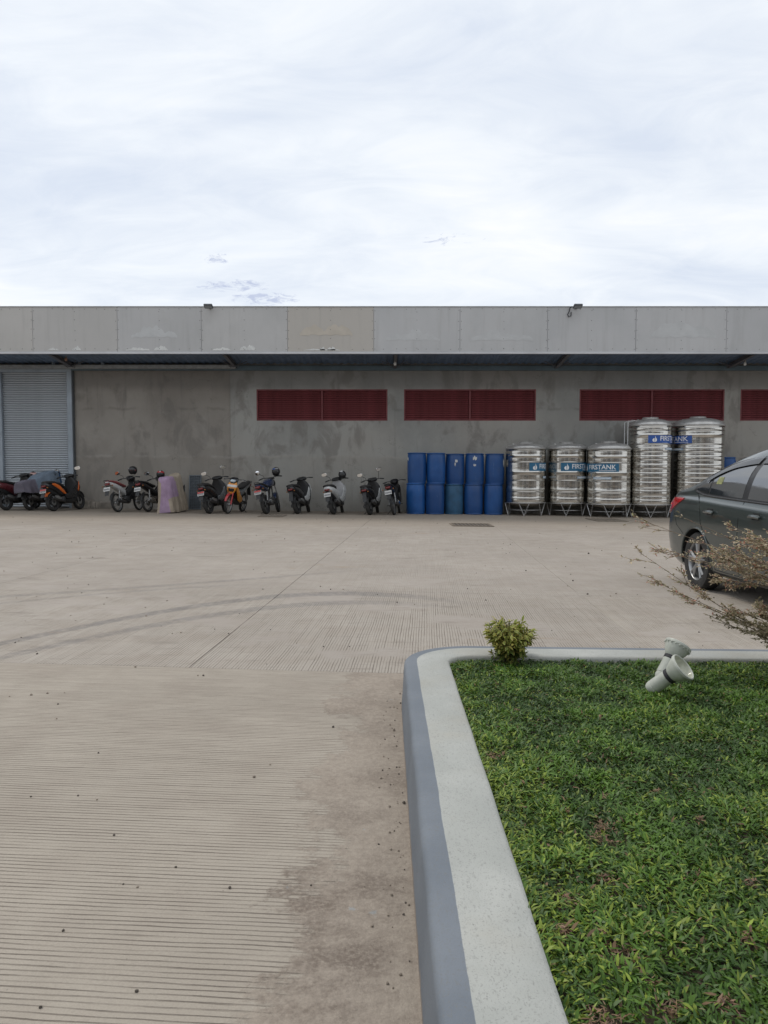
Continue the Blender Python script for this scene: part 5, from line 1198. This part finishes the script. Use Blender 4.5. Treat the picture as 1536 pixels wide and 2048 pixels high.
# ================================================================== PLANTS
def leaves(name, base, d, ln, wd, cin, cedge, mat, parent, curl=.25):
    """pointed leaves with a folded midrib and a paler margin; arrays, one row per leaf"""
    n = len(ln); d = d / np.linalg.norm(d, axis=1, keepdims=True); up = np.tile([0, 0, 1.0], (n, 1)) + RNG.normal(0, .35, (n, 3))
    sd = np.cross(d, up); sd /= np.linalg.norm(sd, axis=1, keepdims=True) + 1e-9; nr = np.cross(sd, d)
    rows = ((0, 0), (.28, .8), (.58, 1.0), (.84, .55), (1.0, 0)); V = []; C = []
    for s, w in rows:
        c = base + d * (ln * s)[:, None] - nr * (curl * ln * s * s)[:, None]
        if w == 0: V.append(c); C.append(cedge)
        else:
            o = sd * (wd * w / 2)[:, None]; lift = nr * (wd * w * .18)[:, None]
            V += [c - o + lift, c, c + o + lift]; C += [cedge, cin, cedge]
    P = np.stack(V, 1); CC = np.ones((n, 11, 4)); CC[:, :, :3] = np.stack(C, 1)
    tri = [(0, 1, 2), (0, 2, 3)]
    for a in (1, 4): tri += [(a, a + 3, a + 4), (a, a + 4, a + 1), (a + 1, a + 4, a + 5), (a + 1, a + 5, a + 2)]
    tri += [(7, 10, 8), (8, 10, 9)]; tri = np.array(tri); T = (tri[None] + (np.arange(n) * 11)[:, None, None]).reshape(-1, 3)
    me = bpy.data.meshes.new(name); me.from_pydata(P.reshape(-1, 3).tolist(), [], T.tolist())
    ca = me.color_attributes.new('tint', 'FLOAT_COLOR', 'POINT'); ca.data.foreach_set('color', CC.reshape(-1).astype(np.float32))
    me.polygons.foreach_set('use_smooth', [True] * len(me.polygons)); me.materials.append(mat); return link(name, me, parent)
M_TWIG = plain('twig_bark', (.20, .15, .11), .9, 0, .3, 30); M_STEM = plain('dark_stem', (.035, .025, .02), .9, 0, .3, 30)
def bush():
    b = ground(1017, 1332, LZ); r = empty('variegated_bush', (b.x, b.y, gz(b.x) + LZ)); br = MB(); rg = random.Random(3); B, D, Ln, top = [], [], [], []
    px = b.y / F; hgt = 116 * px * 1.02; rad = 64 * px
    for k in range(62):
        a = rg.uniform(0, 2 * PI); e = rg.uniform(.0, 1.0); tgt = Vector((math.cos(a) * rad * .82 * e ** .5, math.sin(a) * rad * .82 * e ** .5, 0)); q = tgt.length / (rad * .82)
        tgt.z = hgt * (.52 + .38 * math.sqrt(max(0, 1 - q * q)) * rg.uniform(.35, 1.0) - .18 * q * rg.random())
        m1 = Vector((tgt.x * .30, tgt.y * .30, tgt.z * .40)); s0 = Vector((rg.uniform(-.012, .012), rg.uniform(-.012, .012), -.01)); br.tube([s0, m1, tgt], [.006, .0035, .0018], 5)
        for j in range(30):
            t = rg.uniform(.38, 1.0); p = m1.lerp(tgt, (t - .4) / .6) if t > .4 else s0.lerp(m1, t / .4)
            out = Vector((p.x, p.y, 0)) * 4 + Vector((rg.gauss(0, .5), rg.gauss(0, .5), rg.uniform(-.45, .55))); B.append(p); D.append(out); Ln.append(rg.uniform(.032, .055)); top.append(p.z / hgt)
    for k in range(9):
        a = rg.uniform(0, 6.28); t = Vector((math.cos(a) * rad * .6, math.sin(a) * rad * .6, hgt * rg.uniform(.12, .30))); br.tube([(0, 0, .03), t * .5 + Vector((0, 0, .02)), t], [.004, .003, .0015], 5)
        for j in range(7): B.append(t * rg.uniform(.55, 1)); D.append(Vector((t.x, t.y, .02)) * 5 + Vector((rg.gauss(0, .5), rg.gauss(0, .5), rg.gauss(0, .4)))); Ln.append(rg.uniform(.03, .045)); top.append(.15)
    br.build('stem', M_STEM, r); B = np.array(B); D = np.array(D); Ln = np.array(Ln); top = np.array(top); n = len(Ln)
    t = RNG.random((n, 1)); cin = np.array([.085, .165, .026]) * (1 - t) + np.array([.17, .26, .036]) * t; ce = np.array([.46, .42, .12]) * RNG.uniform(.6, 1.25, (n, 1))
    pl = (RNG.random(n) < .18 + .25 * (D[:, 0] < 0))[:, None]; cin = np.where(pl, np.array([.36, .31, .07]), cin)
    rd = ((RNG.random(n) < .45) & (top > .88))[:, None]; cin = np.where(rd, np.array([.24, .075, .04]), cin); ce = np.where(rd, np.array([.30, .12, .06]), ce)
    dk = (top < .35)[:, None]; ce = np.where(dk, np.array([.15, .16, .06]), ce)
    leaves('foliage', B, D, Ln, Ln * RNG.uniform(.27, .36, n), cin, ce, M_LEAF, r); tag(r, 'small round bush with yellow-edged green leaves at the lawn corner', 'bush')
bush()
def spray():
    """sprawling ornamental shrub rooted just right of the frame, its fine sprays reaching left"""
    root = Vector((3.05, 3.95, 0)); root.z = gz(root.x) + LZ; r = empty('sprawling_shrub', root); rg = random.Random(8); br = MB(); B, D, Ln, kind = [], [], [], []
    def twig(p, d, L, lvl, dens):
        n = 7; pts = [p]; q = d.normalized()
        for k in range(n): q = (q + Vector((rg.gauss(0, .10), rg.gauss(0, .10), rg.gauss(0, .07))) * (.45 if lvl == 0 else 1.0)).normalized(); pts.append(pts[-1] + q * L / n)
        w = (.0034, .0016, .0009)[lvl]; br.tube(pts, [w * (1 - .75 * k / n) for k in range(n + 1)], 4)
        if lvl < 2:
            m = int((14 if lvl == 0 else 5) * dens)
            for k in range(m):
                t = (1 - rg.random() ** 1.25 * .85 if lvl == 0 else rg.uniform(.1, 1.0)) * n * .999; i = min(int(t), n - 1); a = pts[i].lerp(pts[i + 1], t - i); f = (pts[i + 1] - pts[i]).normalized(); s = rg.choice((-1, 1))
                side = f.cross(Vector((rg.gauss(0, .35), rg.gauss(0, .35), 1))).normalized() * s
                twig(a, f * 1.0 + side * rg.uniform(.25, .75) + Vector((0, 0, rg.gauss(-.04, .09))), (rg.uniform(.05, .14) if lvl == 0 else L * rg.uniform(.25, .5)), lvl + 1, dens)
        if True:
            c = max(4, int(L / (.0085 if lvl else .018) * dens))
            for k in range(c):
                t = rg.uniform(.05, 1) * n; i = min(int(t), n - 1); a = pts[i].lerp(pts[i + 1], t - i); f = (pts[i + 1] - pts[i]).normalized(); s = 1 if k % 2 else -1
                side = f.cross(Vector((rg.gauss(0, .3), rg.gauss(0, .3), 1))).normalized() * s; B.append(a); D.append(f * .8 + side * .8 + Vector((0, 0, rg.gauss(.1, .3)))); Ln.append(rg.uniform(.013, .024)); kind.append(a.z)
    # main stems aim at points read off the photograph, at the shrub's own distance
    tips = [((1258, 1127), 3.95, 1.25), ((1300, 1142), 4.05, 1.2), ((1345, 1166), 3.85, 1.2), ((1292, 1044), 3.7, .6), ((1315, 1064), 4.1, .8), ((1350, 1095), 3.9, .8), ((1372, 1056), 4.0, .5), ((1385, 1082), 4.15, .8), ((1400, 1110), 3.75, 1.0), ((1430, 1068), 4.0, .8), ((1445, 1095), 3.8, 1.0), ((1470, 1115), 4.1, 1.1), ((1490, 1078), 3.9, 1.0), ((1510, 1090), 4.15, 1.5), ((1530, 1082), 3.7, 1.1), ((1540, 1105), 4.0, 1.6), ((1425, 1118), 4.05, 1.3), ((1455, 1130), 3.8, 1.4), ((1495, 1125), 3.95, 1.5), ((1560, 1092), 4.1, 1.2), ((1560, 1130), 3.8, 1.5), ((1430, 1212), 3.9, 1.1), ((1480, 1222), 4.05, 1.4), ((1530, 1232), 3.85, 1.6), ((1460, 1205), 3.8, 1.1), ((1510, 1215), 4.1, 1.4), ((1600, 1070), 3.8, 1.0), ((1380, 1126), 4.2, .8), ((1620, 1130), 4.0, 1.1), ((1700, 1060), 4.1, 1.0), ((1780, 1120), 3.8, 1.0), ((1880, 1150), 4.0, 1.0)]
    for (px, py), Y, dens in tips:
        dens *= .85
        t = at(px, py, Y) - root; s0 = Vector((rg.uniform(-.08, .08), rg.uniform(-.06, .06), -.02)); low = py > 1126 and px < 1400 or py > 1190
        vx = max(1650, px + 120); vy = min(py + (vx - px) * (.52 if low else rg.uniform(.30, .42)), 1335); piv = at(vx, vy, Y * .99 + .02) - root
        br.tube([s0, s0.lerp(piv, .55) + Vector((.02, 0, .05)), piv], [.011, .009, .006], 6)
        twig(piv, t - piv, (t - piv).length * .97, 0, dens)
    br.build('branch', M_TWIG, r); B, D, Ln = np.array([tuple(v) for v in B]), np.array([tuple(v) for v in D]), np.array(Ln); n = len(Ln); k = RNG.random(n)[:, None]
    cin = np.where(k < .55, np.array([.60, .50, .35]), np.where(k < .84, np.array([.30, .28, .15]), np.array([.50, .22, .17]))) * RNG.uniform(.6, 1.15, (n, 1)); zz = (np.array(kind) < .36)[:, None]
    cin = np.where(zz & (k > .4), np.array([.24, .23, .12]) * RNG.uniform(.6, 1.2, (n, 1)), cin); ce = cin * .6 + np.array([.40, .34, .24]) * .4
    leaves('foliage', B, D, Ln, Ln * RNG.uniform(.34, .5, n), cin, ce, M_LEAF, r, .15); tag(r, 'sprawling shrub with fine cream and reddish leaves in front of the car', 'shrub')
spray()

# ================================================================== GARDEN SPOTLIGHTS
M_SPOT = plain('spotlight_plastic', (.44, .455, .405), .45, 0, .1, 14, .15, 120); M_RUB = plain('rubber_ring', (.018, .018, .022), .6); M_SPGL = plain('spotlight_lens', (.46, .47, .38), .10, 0, .12, 40); M_CONC = plain('footing', (.42, .43, .42), .9, 0, .2, 30, .5, 60)
def spotlight(px, py, axis, label, back=False, zlift=.0):
    b = ground(px, py, LZ + .02); r = empty('garden_spotlight', (b.x, b.y, gz(b.x) + LZ)); r.scale = (.85, .85, .85); d = Vector(axis).normalized(); p0 = Vector((0, 0, .045 + zlift))
    M = aim(p0, d)
    MB().lathe([(0, -.004), (.030, -.003), (.037, .008), (.039, .02), (.039, .030), (.0375, .032), (.0375, .036), (.040, .038), (.0405, .120), (.042, .124), (.042, .131), (.036, .133)], 32, 0, M).build('barrel', M_SPOT, r, 35)
    MB().lathe([(.036, .131), (.0435, .133), (.044, .152), (.040, .156)], 32, 0, M).build('gasket', M_RUB, r, 35)
    sh = MB().lathe([(.036, .150), (.044, .157), (.053, .172), (.063, .192), (.0715, .214), (.0745, .224), (.0785, .226), (.080, .233), (.0785, .241), (.074, .2435), (.0705, .2415), (.0690, .237)], 40, 0, M); sh.build('lamp_shade', M_SPOT, r, 35)
    lens = MB().lathe([(.069, .2375), (.066, .226), (.055, .205), (.036, .186), (.016, .178), (0, .177)], 40, 0, M).build('lens', M_SPGL, r, 60)
    if back:
        n = MB()
        for k in range(18): a = 2 * PI * k / 18; n.box((.0755 * math.cos(a), .0755 * math.sin(a), .221), (.006, .012, .008), .001, M @ tr(0, 0, 0))
        n.build('clip', M_SPOT, r, 30)
    side = Vector((.6, .3, 0)); MB().tube([Vector((0, 0, 0)) + side * .04, p0 + d * .05 + Vector((.02, .015, -.035)), p0 + d * .10 + Vector((.028, .012, -.028))], [.012, .010, .010], 8).build('bracket', M_SPOT, r)
    MB().lathe([(0, -.02), (.028, -.02), (.03, .008), (.02, .02), (.008, .03), (.008, .05)], 14, 0, tr(.03, .02, 0)).build('stake', M_CONC, r)
    MB().box((-.012, -.01, .012), (.05, .045, .03), .012, rz(.5)).build('footing', M_CONC, r, 30)
    tag(r, label, 'spotlight')
spotlight(1299, 1386, (.58, -.42, .62), 'nearer cream garden spotlight with black rubber ring tilted on the lawn')
spotlight(1320, 1365, (.52, .25, .76), 'farther garden spotlight behind the cream one, turned away from the camera', True)
